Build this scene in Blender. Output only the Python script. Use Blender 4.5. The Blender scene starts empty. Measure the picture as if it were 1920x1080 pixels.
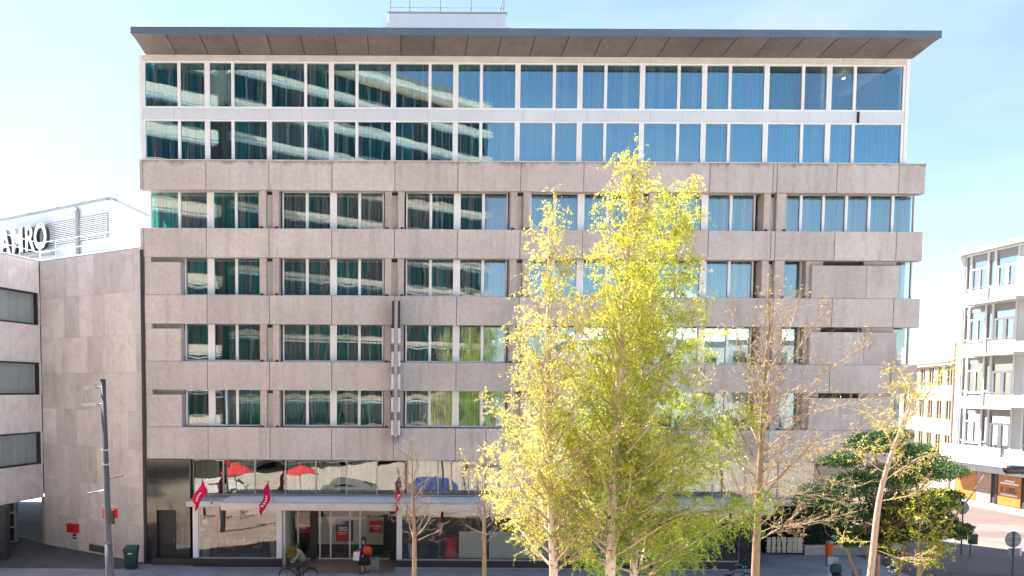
import bpy, math, random
import numpy as np
from mathutils import Matrix, Vector

# ------------------------------------------------------------------ camera, sky, sun, exposure
SC = bpy.context.scene
COL = SC.collection
PITCH, ROLL, FOC, CAMZ = 0.0575, 0.0055, 1471.55, 8.65
CX, CY = 749.53, 812.7
_F = np.array([0, math.cos(PITCH), -math.sin(PITCH)])
_U0 = np.array([0, math.sin(PITCH), math.cos(PITCH)])
_R0 = np.array([1.0, 0, 0])
_R = math.cos(ROLL) * _R0 + math.sin(ROLL) * _U0
_U = -math.sin(ROLL) * _R0 + math.cos(ROLL) * _U0
camd = bpy.data.cameras.new('camera')
cam = bpy.data.objects.new('camera', camd)
COL.objects.link(cam)
camd.sensor_width = 36
camd.lens = FOC / 1920 * 36
camd.shift_x = (960 - CX) / 1920
camd.shift_y = (CY - 540) / 1920
camd.clip_start = 0.1
camd.clip_end = 3000
cam.matrix_world = Matrix(((_R[0], _U[0], -_F[0], 0), (_R[1], _U[1], -_F[1], 0), (_R[2], _U[2], -_F[2], CAMZ), (0, 0, 0, 1)))
SC.camera = cam

SUN_AZ = math.radians(48)      # measured from -X (left) towards +Y (behind the hotel)
SUN_EL = math.radians(54)
world = bpy.data.worlds.new('World')
SC.world = world
world.use_nodes = True
wn = world.node_tree.nodes
wl = world.node_tree.links
bg = wn['Background']
sky = wn.new('ShaderNodeTexSky')
sky.sky_type = 'NISHITA'
sky.sun_disc = False
sky.sun_elevation = SUN_EL
sky.sun_rotation = math.radians(-90) + SUN_AZ
sky.air_density = 1.0
sky.dust_density = 0.5
sky.ozone_density = 1.5
# thin high cloud over the whole sky dome
tc = wn.new('ShaderNodeTexCoord')
mp = wn.new('ShaderNodeMapping')
mp.inputs['Scale'].default_value = (1.6, 1.6, 5.0)
mp.inputs['Location'].default_value = (0.35, 0.2, 0.1)
nz = wn.new('ShaderNodeTexNoise')
nz.inputs['Scale'].default_value = 1.7
nz.inputs['Detail'].default_value = 7
nz.inputs['Roughness'].default_value = 0.55
rp = wn.new('ShaderNodeValToRGB')
rp.color_ramp.elements[0].position = 0.50
rp.color_ramp.elements[0].color = (0, 0, 0, 1)
rp.color_ramp.elements[1].position = 0.80
rp.color_ramp.elements[1].color = (0.40, 0.40, 0.40, 1)
mixc = wn.new('ShaderNodeMix')
mixc.data_type = 'RGBA'
mixc.inputs['B'].default_value = (4.6, 4.75, 4.9, 1)
wl.new(tc.outputs['Generated'], mp.inputs['Vector'])
wl.new(mp.outputs['Vector'], nz.inputs['Vector'])
wl.new(nz.outputs['Fac'], rp.inputs['Fac'])
wl.new(rp.outputs['Color'], mixc.inputs['Factor'])
wl.new(sky.outputs['Color'], mixc.inputs['A'])
wl.new(mixc.outputs['Result'], bg.inputs['Color'])
bg.inputs['Strength'].default_value = 0.050

sund = bpy.data.lights.new('sun', 'SUN')
sund.energy = 5.0
sund.angle = math.radians(0.5)
sund.color = (1.0, 0.94, 0.85)
sun = bpy.data.objects.new('sun', sund)
COL.objects.link(sun)
_sd = Vector((-math.cos(SUN_AZ) * math.cos(SUN_EL), math.sin(SUN_AZ) * math.cos(SUN_EL), math.sin(SUN_EL)))
sun.rotation_euler = _sd.to_track_quat('Z', 'Y').to_euler()
sun.location = (-60, 60, 80)

SC.view_settings.view_transform = 'Standard'
SC.view_settings.look = 'None'
SC.view_settings.exposure = 2.40
SC.view_settings.gamma = 1.0
SC.render.engine = 'CYCLES'
SC.cycles.max_bounces = 8
SC.cycles.transparent_max_bounces = 16
SC.cycles.transmission_bounces = 6
SC.cycles.caustics_reflective = False
SC.cycles.caustics_refractive = False
SC.cycles.sample_clamp_indirect = 6

rnd = random.Random(7)
PI = math.pi

# ------------------------------------------------------------------ helpers
def at(x, y, Y):
    """world point seen at photo pixel (x, y), at distance Y from the camera plane"""
    d = _F + _R * (x - CX) / FOC - _U * (y - CY) / FOC
    t = Y / d[1]
    return Vector((d[0] * t, Y, CAMZ + d[2] * t))

LOC = {}
def link(o, parent=None):
    COL.objects.link(o)
    if parent is not None:
        o.parent = parent
        if parent.name in LOC:
            o.matrix_parent_inverse = Matrix.Translation(-LOC[parent.name])
    return o

def tag(o, label=None, cat=None, group=None, kind=None):
    if label: o['label'] = label
    if cat: o['category'] = cat
    if group: o['group'] = group
    if kind: o['kind'] = kind
    return o

def empty(name, loc=(0, 0, 0), label=None, cat=None, group=None):
    o = bpy.data.objects.new(name, None)
    o.empty_display_size = 0.3
    o.location = loc
    COL.objects.link(o)
    LOC[o.name] = Vector(loc)
    return tag(o, label, cat, group)

def copy_tree(o, parent=None):
    c = o.copy()
    COL.objects.link(c)
    c.parent = parent
    if parent is not None:
        c.matrix_parent_inverse = o.matrix_parent_inverse
    for ch in o.children:
        copy_tree(ch, c)
    return c

class MB:
    def __init__(s):
        s.v = []; s.f = []
    def add(s, vs, fs):
        n = len(s.v)
        s.v.extend([tuple(p) for p in vs]); s.f.extend([tuple(i + n for i in f) for f in fs])
        return s
    def box(s, x0, x1, y0, y1, z0, z1):
        return s.add([(x0,y0,z0),(x1,y0,z0),(x1,y1,z0),(x0,y1,z0),(x0,y0,z1),(x1,y0,z1),(x1,y1,z1),(x0,y1,z1)],
                     [(3,2,1,0),(4,5,6,7),(0,1,5,4),(1,2,6,5),(2,3,7,6),(3,0,4,7)])
    def pbox(s, x0, x1, y0, y1, z0, z1, c=0.012):
        """box with the four edges of its front (-Y) face chamfered"""
        return s.add([(x0,y1,z0),(x1,y1,z0),(x1,y1,z1),(x0,y1,z1),
                      (x0,y0+c,z0),(x1,y0+c,z0),(x1,y0+c,z1),(x0,y0+c,z1),
                      (x0+c,y0,z0+c),(x1-c,y0,z0+c),(x1-c,y0,z1-c),(x0+c,y0,z1-c)],
                     [(3,2,1,0),(0,1,5,4),(1,2,6,5),(2,3,7,6),(3,0,4,7),
                      (4,5,9,8),(5,6,10,9),(6,7,11,10),(7,4,8,11),(8,9,10,11)])
    def obox(s, o, u, v, w, u0, u1, v0, v1, w0, w1):
        o, u, v, w = Vector(o), Vector(u), Vector(v), Vector(w)
        P = lambda a, b, c: o + u * a + v * b + w * c
        return s.add([P(u0,v0,w0),P(u1,v0,w0),P(u1,v1,w0),P(u0,v1,w0),P(u0,v0,w1),P(u1,v0,w1),P(u1,v1,w1),P(u0,v1,w1)],
                     [(3,2,1,0),(4,5,6,7),(0,1,5,4),(1,2,6,5),(2,3,7,6),(3,0,4,7)])
    def tube(s, pts, rad, n=8, cap=True):
        pts = [Vector(p) for p in pts]
        if not hasattr(rad, '__len__'): rad = [rad] * len(pts)
        base = len(s.v)
        for i, p in enumerate(pts):
            a = pts[max(i - 1, 0)]; b = pts[min(i + 1, len(pts) - 1)]
            d = (b - a).normalized()
            r = Vector((1, 0, 0)) if abs(d.x) < 0.8 else Vector((0, 1, 0))
            u = d.cross(r).normalized(); w = d.cross(u)
            for k in range(n):
                q = p + (u * math.cos(2*PI*k/n) + w * math.sin(2*PI*k/n)) * rad[i]
                s.v.append(tuple(q))
        for i in range(len(pts) - 1):
            for k in range(n):
                a = base + i*n + k; b = base + i*n + (k+1) % n
                s.f.append((a, b, b + n, a + n))
        if cap:
            s.f.append(tuple(base + k for k in range(n))[::-1])
            e = base + (len(pts) - 1) * n
            s.f.append(tuple(e + k for k in range(n)))
        return s
    def lathe(s, prof, n=16, o=(0, 0, 0), sx=1, sy=1):
        base = len(s.v)
        for r, z in prof:
            for k in range(n):
                s.v.append((o[0] + r*sx*math.cos(2*PI*k/n), o[1] + r*sy*math.sin(2*PI*k/n), o[2] + z))
        for i in range(len(prof) - 1):
            for k in range(n):
                a = base + i*n + k; b = base + i*n + (k+1) % n
                s.f.append((a, b, b + n, a + n))
        s.f.append(tuple(base + k for k in range(n))[::-1])
        e = base + (len(prof) - 1) * n
        s.f.append(tuple(e + k for k in range(n)))
        return s
    def prism(s, poly, axis_o, u, v, w, depth):
        """polygon (a,b) in plane u,v extruded along w"""
        o, u, v, w = Vector(axis_o), Vector(u), Vector(v), Vector(w)
        n = len(poly)
        vs = [o + u*a + v*b for a, b in poly] + [o + u*a + v*b + w*depth for a, b in poly]
        fs = [tuple(range(n))[::-1], tuple(range(n, 2*n))] + [(i, (i+1) % n, n + (i+1) % n, n + i) for i in range(n)]
        return s.add(vs, fs)
    def grid(s, fn, nu, nv):
        base = len(s.v)
        for j in range(nv + 1):
            for i in range(nu + 1):
                s.v.append(tuple(fn(i / nu, j / nv)))
        for j in range(nv):
            for i in range(nu):
                a = base + j*(nu+1) + i
                s.f.append((a, a+1, a+nu+2, a+nu+1))
        return s
    def build(s, name, mat, parent=None, smooth=False, loc=None):
        me = bpy.data.meshes.new(name)
        me.from_pydata(s.v, [], s.f)
        me.materials.append(mat)
        if smooth:
            me.polygons.foreach_set('use_smooth', [True] * len(me.polygons))
        me.update()
        o = bpy.data.objects.new(name, me)
        if loc is not None: o.location = loc
        return link(o, parent)

def bx(name, mat, parent, *a):
    return MB().box(*a).build(name, mat, parent)

_vcache = {}
def text_obj(name, body, size, mat, parent, M, extrude=0.01, bold=0.0, sx=1.0):
    cu = bpy.data.curves.new('txt', 'FONT')
    cu.body = body; cu.size = size; cu.extrude = extrude; cu.offset = bold
    cu.align_x = 'CENTER'; cu.align_y = 'CENTER'; cu.resolution_u = 3
    t = bpy.data.objects.new('txt', cu)
    COL.objects.link(t)
    dg = bpy.context.evaluated_depsgraph_get()
    me = bpy.data.meshes.new_from_object(t.evaluated_get(dg))
    me.name = name
    me.transform(Matrix.Diagonal((sx, 1, 1, 1)))
    me.transform(M)
    me.materials.clear(); me.materials.append(mat)
    bpy.data.objects.remove(t); bpy.data.curves.remove(cu)
    o = bpy.data.objects.new(name, me)
    return link(o, parent)

FRONT = Matrix(((1,0,0,0),(0,0,-1,0),(0,1,0,0),(0,0,0,1)))      # text facing -Y

# ------------------------------------------------------------------ materials
MATS = {}
def nodes_of(name):
    m = bpy.data.materials.new(name)
    m.use_nodes = True
    MATS[name] = m
    return m, m.node_tree.nodes, m.node_tree.links, m.node_tree.nodes['Principled BSDF']

def N(nd, t, **kw):
    n = nd.new(t)
    for k, v in kw.items():
        if k in n.inputs: n.inputs[k].default_value = v
        else: setattr(n, k, v)
    return n

def coords(nd, ln, scale=(1, 1, 1), rand=0.0):
    g = nd.new('ShaderNodeNewGeometry')
    m = nd.new('ShaderNodeMapping')
    m.inputs['Scale'].default_value = scale
    ln.new(g.outputs['Position'], m.inputs['Vector'])
    if rand:
        oi = nd.new('ShaderNodeObjectInfo')
        mu = nd.new('ShaderNodeMath'); mu.operation = 'MULTIPLY'; mu.inputs[1].default_value = rand
        ln.new(oi.outputs['Random'], mu.inputs[0])
        cb = nd.new('ShaderNodeCombineXYZ')
        for i in range(3): ln.new(mu.outputs[0], cb.inputs[i])
        ln.new(cb.outputs[0], m.inputs['Location'])
    return m.outputs['Vector']

def ramp(nd, stops):
    r = nd.new('ShaderNodeValToRGB')
    e = r.color_ramp.elements
    while len(e) < len(stops): e.new(0.5)
    for i, (p, c) in enumerate(stops):
        e[i].position = p
        e[i].color = (*c, 1) if len(c) == 3 else c
    return r

def rgbmix(nd, ln, fac, a, b, mode='MIX'):
    m = nd.new('ShaderNodeMix'); m.data_type = 'RGBA'; m.blend_type = mode
    for key, val in (('Factor', fac), ('A', a), ('B', b)):
        if hasattr(val, 'is_output'): ln.new(val, m.inputs[key])
        elif key == 'Factor': m.inputs[key].default_value = val
        else: m.inputs[key].default_value = (*val, 1)
    return m.outputs['Result']

def plain(name, col, rough=0.6, metal=0.0, var=0.12, scale=3.0, bump=0.0, spec=0.5):
    m, nd, ln, b = nodes_of(name)
    v = coords(nd, ln, (1, 1, 1), 13)
    nz = N(nd, 'ShaderNodeTexNoise', Scale=scale, Detail=5.0, Roughness=0.6)
    ln.new(v, nz.inputs['Vector'])
    lo = tuple(c * (1 - var) for c in col); hi = tuple(min(c * (1 + var), 1) for c in col)
    r = ramp(nd, [(0.3, lo), (0.7, hi)])
    ln.new(nz.outputs['Fac'], r.inputs['Fac'])
    ln.new(r.outputs['Color'], b.inputs['Base Color'])
    b.inputs['Roughness'].default_value = rough
    b.inputs['Metallic'].default_value = metal
    b.inputs['Specular IOR Level'].default_value = spec
    if bump:
        n2 = N(nd, 'ShaderNodeTexNoise', Scale=scale * 12, Detail=4.0)
        ln.new(v, n2.inputs['Vector'])
        bp = N(nd, 'ShaderNodeBump', Strength=bump, Distance=0.01)
        ln.new(n2.outputs['Fac'], bp.inputs['Height'])
        ln.new(bp.outputs['Normal'], b.inputs['Normal'])
    return m

def concrete(name, c1, c2, stain=(0.24, 0.21, 0.195), stain_amt=0.5, joint_top=False):
    m, nd, ln, b = nodes_of(name)
    v = coords(nd, ln, (1, 1, 1), 0)
    big = N(nd, 'ShaderNodeTexNoise', Scale=0.45, Detail=6.0, Roughness=0.62)
    ln.new(coords(nd, ln, (1, 1, 1), 4), big.inputs['Vector'])
    r = ramp(nd, [(0.32, c1), (0.68, c2)])
    ln.new(big.outputs['Fac'], r.inputs['Fac'])
    fine = N(nd, 'ShaderNodeTexNoise', Scale=34.0, Detail=4.0, Roughness=0.75)
    ln.new(v, fine.inputs['Vector'])
    fr = ramp(nd, [(0.3, (0.80, 0.80, 0.80)), (0.7, (1.1, 1.1, 1.1))])
    ln.new(fine.outputs['Fac'], fr.inputs['Fac'])
    c = rgbmix(nd, ln, 1.0, r.outputs['Color'], fr.outputs['Color'], 'MULTIPLY')
    # aggregate-size mottling
    mid = N(nd, 'ShaderNodeTexNoise', Scale=5.0, Detail=5.0, Roughness=0.7)
    ln.new(v, mid.inputs['Vector'])
    mr = ramp(nd, [(0.35, (0.88, 0.87, 0.86)), (0.65, (1.05, 1.05, 1.05))])
    ln.new(mid.outputs['Fac'], mr.inputs['Fac'])
    c = rgbmix(nd, ln, 1.0, c, mr.outputs['Color'], 'MULTIPLY')
    # rain streaks: noise stretched down the wall
    st = N(nd, 'ShaderNodeTexNoise', Scale=1.0, Detail=5.0, Roughness=0.65)
    ln.new(coords(nd, ln, (2.6, 2.6, 0.22), 0), st.inputs['Vector'])
    sr = ramp(nd, [(0.49, (0, 0, 0)), (0.76, (stain_amt,) * 3)])
    ln.new(st.outputs['Fac'], sr.inputs['Fac'])
    c = rgbmix(nd, ln, sr.outputs['Color'], c, stain)
    # each cast panel has its own tone
    oi = nd.new('ShaderNodeObjectInfo')
    pr = ramp(nd, [(0.0, (0.87, 0.86, 0.86)), (1.0, (1.05, 1.045, 1.035))])
    ln.new(oi.outputs['Random'], pr.inputs['Fac'])
    c = rgbmix(nd, ln, 1.0, c, pr.outputs['Color'], 'MULTIPLY')
    if joint_top:      # dirt drips hanging from the weathered top edge
        tcn = nd.new('ShaderNodeTexCoord')
        sp = nd.new('ShaderNodeSeparateXYZ')
        ln.new(tcn.outputs['Generated'], sp.inputs[0])
        dn = N(nd, 'ShaderNodeTexNoise', Scale=1.0, Detail=6.0, Roughness=0.7)
        ln.new(coords(nd, ln, (1.7, 1.7, 0.8), 0), dn.inputs['Vector'])
        ad = nd.new('ShaderNodeMath'); ad.operation = 'MULTIPLY_ADD'
        ad.inputs[1].default_value = 0.75
        ln.new(dn.outputs['Fac'], ad.inputs[0]); ln.new(sp.outputs['Z'], ad.inputs[2])
        dr = ramp(nd, [(1.22, (0, 0, 0)), (1.36, (0.6, 0.6, 0.6))])
        dv = nd.new('ShaderNodeMath'); dv.operation = 'MULTIPLY'; dv.inputs[1].default_value = 0.5
        dr = ramp(nd, [(0.625, (0, 0, 0)), (0.70, (0.6, 0.6, 0.6))])
        ln.new(ad.outputs[0], dv.inputs[0]); ln.new(dv.outputs[0], dr.inputs['Fac'])
        c = rgbmix(nd, ln, dr.outputs['Color'], c, (0.11, 0.10, 0.095))
    ln.new(c, b.inputs['Base Color'])
    b.inputs['Roughness'].default_value = 0.88
    b.inputs['Specular IOR Level'].default_value = 0.25
    bp = N(nd, 'ShaderNodeBump', Strength=0.35, Distance=0.012)
    ln.new(fine.outputs['Fac'], bp.inputs['Height'])
    ln.new(bp.outputs['Normal'], b.inputs['Normal'])
    return m

def glass(name, refl=0.22, tint=(0.72, 0.80, 0.80), rcol=(0.80, 0.92, 1.0), wav=0.0, rough=0.0):
    m, nd, ln, b = nodes_of(name)
    nd.remove(b)
    out = nd['Material Output']
    tr = N(nd, 'ShaderNodeBsdfTransparent'); tr.inputs['Color'].default_value = (*tint, 1)
    gl = N(nd, 'ShaderNodeBsdfGlossy'); gl.inputs['Color'].default_value = (*rcol, 1); gl.inputs['Roughness'].default_value = rough
    lw = N(nd, 'ShaderNodeLayerWeight'); lw.inputs['Blend'].default_value = 0.5
    pw = nd.new('ShaderNodeMath'); pw.operation = 'POWER'; pw.inputs[1].default_value = 5.0
    ln.new(lw.outputs['Facing'], pw.inputs[0])
    mx = nd.new('ShaderNodeMath'); mx.operation = 'MULTIPLY_ADD'; mx.inputs[1].default_value = 1 - refl; mx.inputs[2].default_value = refl
    ln.new(pw.outputs[0], mx.inputs[0])
    ms = N(nd, 'ShaderNodeMixShader')
    ln.new(mx.outputs[0], ms.inputs[0]); ln.new(tr.outputs[0], ms.inputs[1]); ln.new(gl.outputs[0], ms.inputs[2])
    ln.new(ms.outputs[0], out.inputs['Surface'])
    if wav:
        nz = N(nd, 'ShaderNodeTexNoise', Scale=0.9, Detail=1.0)
        ln.new(coords(nd, ln, (1, 1, 1), 9), nz.inputs['Vector'])
        bp = N(nd, 'ShaderNodeBump', Strength=1.0, Distance=wav)
        ln.new(nz.outputs['Fac'], bp.inputs['Height'])
        ln.new(bp.outputs['Normal'], gl.inputs['Normal'])
    return m

def cloth(name, c1, c2, trans=0.3):
    m, nd, ln, b = nodes_of(name)
    out = nd['Material Output']
    oi = nd.new('ShaderNodeObjectInfo')
    r = ramp(nd, [(0.0, c1), (1.0, c2)])
    ln.new(oi.outputs['Random'], r.inputs['Fac'])
    wv = N(nd, 'ShaderNodeTexNoise', Scale=1.0, Detail=3.0)
    ln.new(coords(nd, ln, (9, 9, 0.15), 20), wv.inputs['Vector'])
    wr = ramp(nd, [(0.3, (0.72,) * 3), (0.7, (1.15,) * 3)])
    ln.new(wv.outputs['Fac'], wr.inputs['Fac'])
    c = rgbmix(nd, ln, 1.0, r.outputs['Color'], wr.outputs['Color'], 'MULTIPLY')
    ln.new(c, b.inputs['Base Color'])
    b.inputs['Roughness'].default_value = 0.9
    b.inputs['Specular IOR Level'].default_value = 0.1
    tl = N(nd, 'ShaderNodeBsdfTranslucent')
    ln.new(c, tl.inputs['Color'])
    ms = N(nd, 'ShaderNodeMixShader'); ms.inputs[0].default_value = trans
    ln.new(b.outputs[0], ms.inputs[1]); ln.new(tl.outputs[0], ms.inputs[2])
    ln.new(ms.outputs[0], out.inputs['Surface'])
    return m

def leaf(name, cols, trans=0.5, rough=0.45, nscale=1.3, tcol=1.25):
    m, nd, ln, b = nodes_of(name)
    out = nd['Material Output']
    at_ = nd.new('ShaderNodeAttribute'); at_.attribute_name = 'tone'
    r = ramp(nd, [(i / (len(cols) - 1), c) for i, c in enumerate(cols)])
    ln.new(at_.outputs['Fac'], r.inputs['Fac'])
    c = r.outputs['Color']
    ln.new(c, b.inputs['Base Color'])
    b.inputs['Roughness'].default_value = rough
    tl = N(nd, 'ShaderNodeBsdfTranslucent')
    c2 = rgbmix(nd, ln, 1.0, c, (tcol, tcol, tcol * 0.8), 'MULTIPLY')
    ln.new(c2, tl.inputs['Color'])
    ms = N(nd, 'ShaderNodeMixShader'); ms.inputs[0].default_value = trans
    ln.new(b.outputs[0], ms.inputs[1]); ln.new(tl.outputs[0], ms.inputs[2])
    ln.new(ms.outputs[0], out.inputs['Surface'])
    return m

def bark(name, c1, c2, marks=None):
    m, nd, ln, b = nodes_of(name)
    v = coords(nd, ln, (6, 6, 2.0))
    nz = N(nd, 'ShaderNodeTexNoise', Scale=2.0, Detail=6.0, Roughness=0.65)
    ln.new(v, nz.inputs['Vector'])
    r = ramp(nd, [(0.3, c1), (0.7, c2)])
    ln.new(nz.outputs['Fac'], r.inputs['Fac'])
    c = r.outputs['Color']
    if marks:
        n2 = N(nd, 'ShaderNodeTexNoise', Scale=1.0, Detail=3.0, Roughness=0.6)
        ln.new(coords(nd, ln, (5, 5, 9)), n2.inputs['Vector'])
        r2 = ramp(nd, [(0.60, (0, 0, 0)), (0.66, (1, 1, 1))])
        ln.new(n2.outputs['Fac'], r2.inputs['Fac'])
        c = rgbmix(nd, ln, r2.outputs['Color'], c, marks)
    ln.new(c, b.inputs['Base Color'])
    b.inputs['Roughness'].default_value = 0.85
    bp = N(nd, 'ShaderNodeBump', Strength=0.5, Distance=0.01)
    ln.new(nz.outputs['Fac'], bp.inputs['Height']); ln.new(bp.outputs['Normal'], b.inputs['Normal'])
    return m

def paving(name, c1, c2, mortar, bw=0.22, bh=0.11, rot=0.0, patch=0.25):
    m, nd, ln, b = nodes_of(name)
    g = nd.new('ShaderNodeNewGeometry')
    mp_ = nd.new('ShaderNodeMapping'); mp_.inputs['Rotation'].default_value = (0, 0, rot)
    ln.new(g.outputs['Position'], mp_.inputs['Vector'])
    br = nd.new('ShaderNodeTexBrick')
    br.inputs['Color1'].default_value = (*c1, 1); br.inputs['Color2'].default_value = (*c2, 1)
    br.inputs['Mortar'].default_value = (*mortar, 1)
    br.inputs['Scale'].default_value = 1.0
    br.inputs['Brick Width'].default_value = bw; br.inputs['Row Height'].default_value = bh
    br.inputs['Mortar Size'].default_value = 0.006
    ln.new(mp_.outputs['Vector'], br.inputs['Vector'])
    nz = N(nd, 'ShaderNodeTexNoise', Scale=0.5, Detail=7.0, Roughness=0.65)
    ln.new(g.outputs['Position'], nz.inputs['Vector'])
    r = ramp(nd, [(0.3, (1 - patch,) * 3), (0.7, (1 + patch * 0.6,) * 3)])
    ln.new(nz.outputs['Fac'], r.inputs['Fac'])
    c = rgbmix(nd, ln, 1.0, br.outputs['Color'], r.outputs['Color'], 'MULTIPLY')
    ln.new(c, b.inputs['Base Color'])
    b.inputs['Roughness'].default_value = 0.8
    bp = N(nd, 'ShaderNodeBump', Strength=0.4, Distance=0.01)
    ln.new(br.outputs['Fac'], bp.inputs['Height']); bp.invert = True
    ln.new(bp.outputs['Normal'], b.inputs['Normal'])
    return m

def stone(name):
    """pale pinkish veined cladding slab, veins differ from slab to slab"""
    m, nd, ln, b = nodes_of(name)
    v = coords(nd, ln, (1, 1, 1), 60)
    wp = N(nd, 'ShaderNodeTexNoise', Scale=0.8, Detail=5.0, Roughness=0.6, Distortion=1.6)
    ln.new(v, wp.inputs['Vector'])
    r = ramp(nd, [(0.30, (0.66, 0.62, 0.62)), (0.45, (0.74, 0.705, 0.705)), (0.60, (0.82, 0.80, 0.80)), (0.74, (0.70, 0.655, 0.655))])
    ln.new(wp.outputs['Fac'], r.inputs['Fac'])
    vn = N(nd, 'ShaderNodeTexNoise', Scale=1.3, Detail=6.0, Roughness=0.7, Distortion=2.6)
    ln.new(v, vn.inputs['Vector'])
    r2 = ramp(nd, [(0.47, (0, 0, 0)), (0.50, (0.55, 0.55, 0.55)), (0.53, (0, 0, 0))])
    ln.new(vn.outputs['Fac'], r2.inputs['Fac'])
    c = rgbmix(nd, ln, r2.outputs['Color'], r.outputs['Color'], (0.74, 0.72, 0.71))
    oi = nd.new('ShaderNodeObjectInfo')
    pr = ramp(nd, [(0.0, (0.84, 0.835, 0.835)), (1.0, (1.1, 1.09, 1.08))])
    ln.new(oi.outputs['Random'], pr.inputs['Fac'])
    c = rgbmix(nd, ln, 1.0, c, pr.outputs['Color'], 'MULTIPLY')
    st = N(nd, 'ShaderNodeTexNoise', Scale=1.0, Detail=5.0, Roughness=0.65)
    ln.new(coords(nd, ln, (1.5, 1.5, 0.16), 0), st.inputs['Vector'])
    sr = ramp(nd, [(0.54, (0, 0, 0)), (0.8, (0.4, 0.4, 0.4))])
    ln.new(st.outputs['Fac'], sr.inputs['Fac'])
    c = rgbmix(nd, ln, sr.outputs['Color'], c, (0.27, 0.24, 0.235))
    ln.new(c, b.inputs['Base Color'])
    b.inputs['Roughness'].default_value = 0.6
    b.inputs['Specular IOR Level'].default_value = 0.3
    return m

M_CONC = concrete('concrete_panel', (0.555, 0.53, 0.535), (0.67, 0.645, 0.65), stain_amt=0.38)
M_CONC_TOP = concrete('concrete_panel_weathered', (0.535, 0.51, 0.51), (0.635, 0.61, 0.61), stain_amt=0.38, joint_top=True)
M_FIN = concrete('concrete_fin', (0.49, 0.455, 0.445), (0.59, 0.55, 0.54), stain_amt=0.4)
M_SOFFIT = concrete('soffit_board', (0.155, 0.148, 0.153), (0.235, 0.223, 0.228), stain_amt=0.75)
M_STONE = stone('veined_stone')
M_WHITE = plain('white_aluminium', (0.78, 0.82, 0.88), 0.42, 0, 0.04, 1.2)
M_WPANEL = plain('white_metal_panel', (0.60, 0.67, 0.75), 0.4, 0, 0.05, 0.8)
M_DECK = plain('white_canopy_deck', (0.90, 0.92, 0.93), 0.6, 0, 0.04, 1.0, spec=0.3)
M_CORNICE = plain('grey_white_trim', (0.60, 0.60, 0.60), 0.55, 0, 0.10, 1.5)
M_FASCIA = plain('slate_blue_fascia', (0.095, 0.135, 0.205), 0.5, 0, 0.12, 0.8)
M_DARK = plain('dark_metal', (0.035, 0.037, 0.04), 0.45, 0.2, 0.2)
M_BLACK = plain('black_rubber', (0.015, 0.015, 0.016), 0.6)
M_STEEL = plain('galvanised_steel', (0.36, 0.38, 0.40), 0.5, 0.3, 0.12)
M_POLE = plain('grey_painted_pole', (0.085, 0.095, 0.115), 0.45, 0.1, 0.12, 2.0)
M_GRANITE = plain('polished_black_granite', (0.030, 0.028, 0.027), 0.07, 0, 0.4, 30, spec=1.0)
M_PLINTH = plain('dark_plinth', (0.035, 0.037, 0.04), 0.35, 0, 0.3, 8)
M_INT = plain('interior_plaster', (0.45, 0.44, 0.42), 0.9)
M_INTD = plain('interior_dark', (0.06, 0.055, 0.05), 0.85)
M_FLOOR = plain('entrance_tiles', (0.30, 0.22, 0.19), 0.35, 0, 0.2, 2.0)
M_GLASS = glass('coated_glass', 0.21, (0.90, 0.95, 0.95), (0.78, 0.93, 1.0), wav=0.0)
M_GLASS_T = glass('coated_glass_upper', 0.28, (0.80, 0.92, 0.95), (0.64, 0.90, 1.0), wav=0.0008)
M_GLASS_S = glass('shop_glass', 0.15, (0.80, 0.83, 0.82), (1.0, 1.0, 1.0), wav=0.004)
M_GLASS_E = glass('clear_glass', 0.06, (0.94, 0.95, 0.95), (1, 1, 1), wav=0.002)
M_GLASS_B = glass('bank_glass', 0.10, (0.9, 0.93, 0.94), (0.9, 0.97, 1.0), wav=0.003)
M_GLASS_X = glass('tower_glass', 0.06, (0.10, 0.13, 0.13), (0.9, 0.95, 1.0))
M_GLASS_R = glass('clear_room_glass', 0.20, (0.85, 0.93, 0.96), (0.70, 0.92, 1.0))
M_GLASS_F = glass('far_window_glass', 0.45, (0.45, 0.5, 0.52), (0.9, 0.95, 1.0))
M_GLASS_D = glass('dark_tinted_glass', 0.22, (0.18, 0.22, 0.23), (0.9, 0.95, 1.0), wav=0.004)
M_TEAL = cloth('teal_curtain', (0.035, 0.25, 0.245), (0.12, 0.50, 0.46))
M_GREY = cloth('grey_curtain', (0.28, 0.28, 0.27), (0.48, 0.48, 0.46))
M_BLIND = cloth('pale_vertical_blind', (0.50, 0.55, 0.47), (0.62, 0.66, 0.58), 0.4)
M_NET = cloth('white_net_curtain', (0.58, 0.65, 0.65), (0.66, 0.73, 0.73), 0.15)
M_RED = plain('signal_red', (0.62, 0.012, 0.02), 0.45, 0, 0.05)
M_PINK = cloth('crimson_flag_cloth', (0.82, 0.02, 0.13), (0.88, 0.03, 0.16), 0.35)
M_NAVY = plain('navy_print', (0.03, 0.05, 0.16), 0.5, 0, 0.05)
M_PRINT = plain('white_print', (0.85, 0.85, 0.85), 0.5, 0, 0.03)
M_PANELG = plain('pale_grey_panel', (0.62, 0.66, 0.62), 0.5, 0, 0.05)
M_GREEN = plain('dark_green_plastic', (0.010, 0.055, 0.050), 0.4, 0, 0.15)
M_ORANGE = plain('orange_plastic', (0.75, 0.11, 0.015), 0.4, 0, 0.08)
M_POT = plain('planter_grey', (0.22, 0.23, 0.24), 0.6, 0, 0.12)
M_POTW = plain('white_planter', (0.75, 0.77, 0.76), 0.4, 0, 0.05)
M_SIGNB = plain('sign_back_grey', (0.22, 0.27, 0.30), 0.5, 0.3, 0.15)
M_WHITEW = plain('white_render', (0.43, 0.43, 0.42), 0.7, 0, 0.06, 0.7)
M_APTW = plain('white_painted_frame', (0.52, 0.53, 0.53), 0.5, 0, 0.05)
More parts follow.
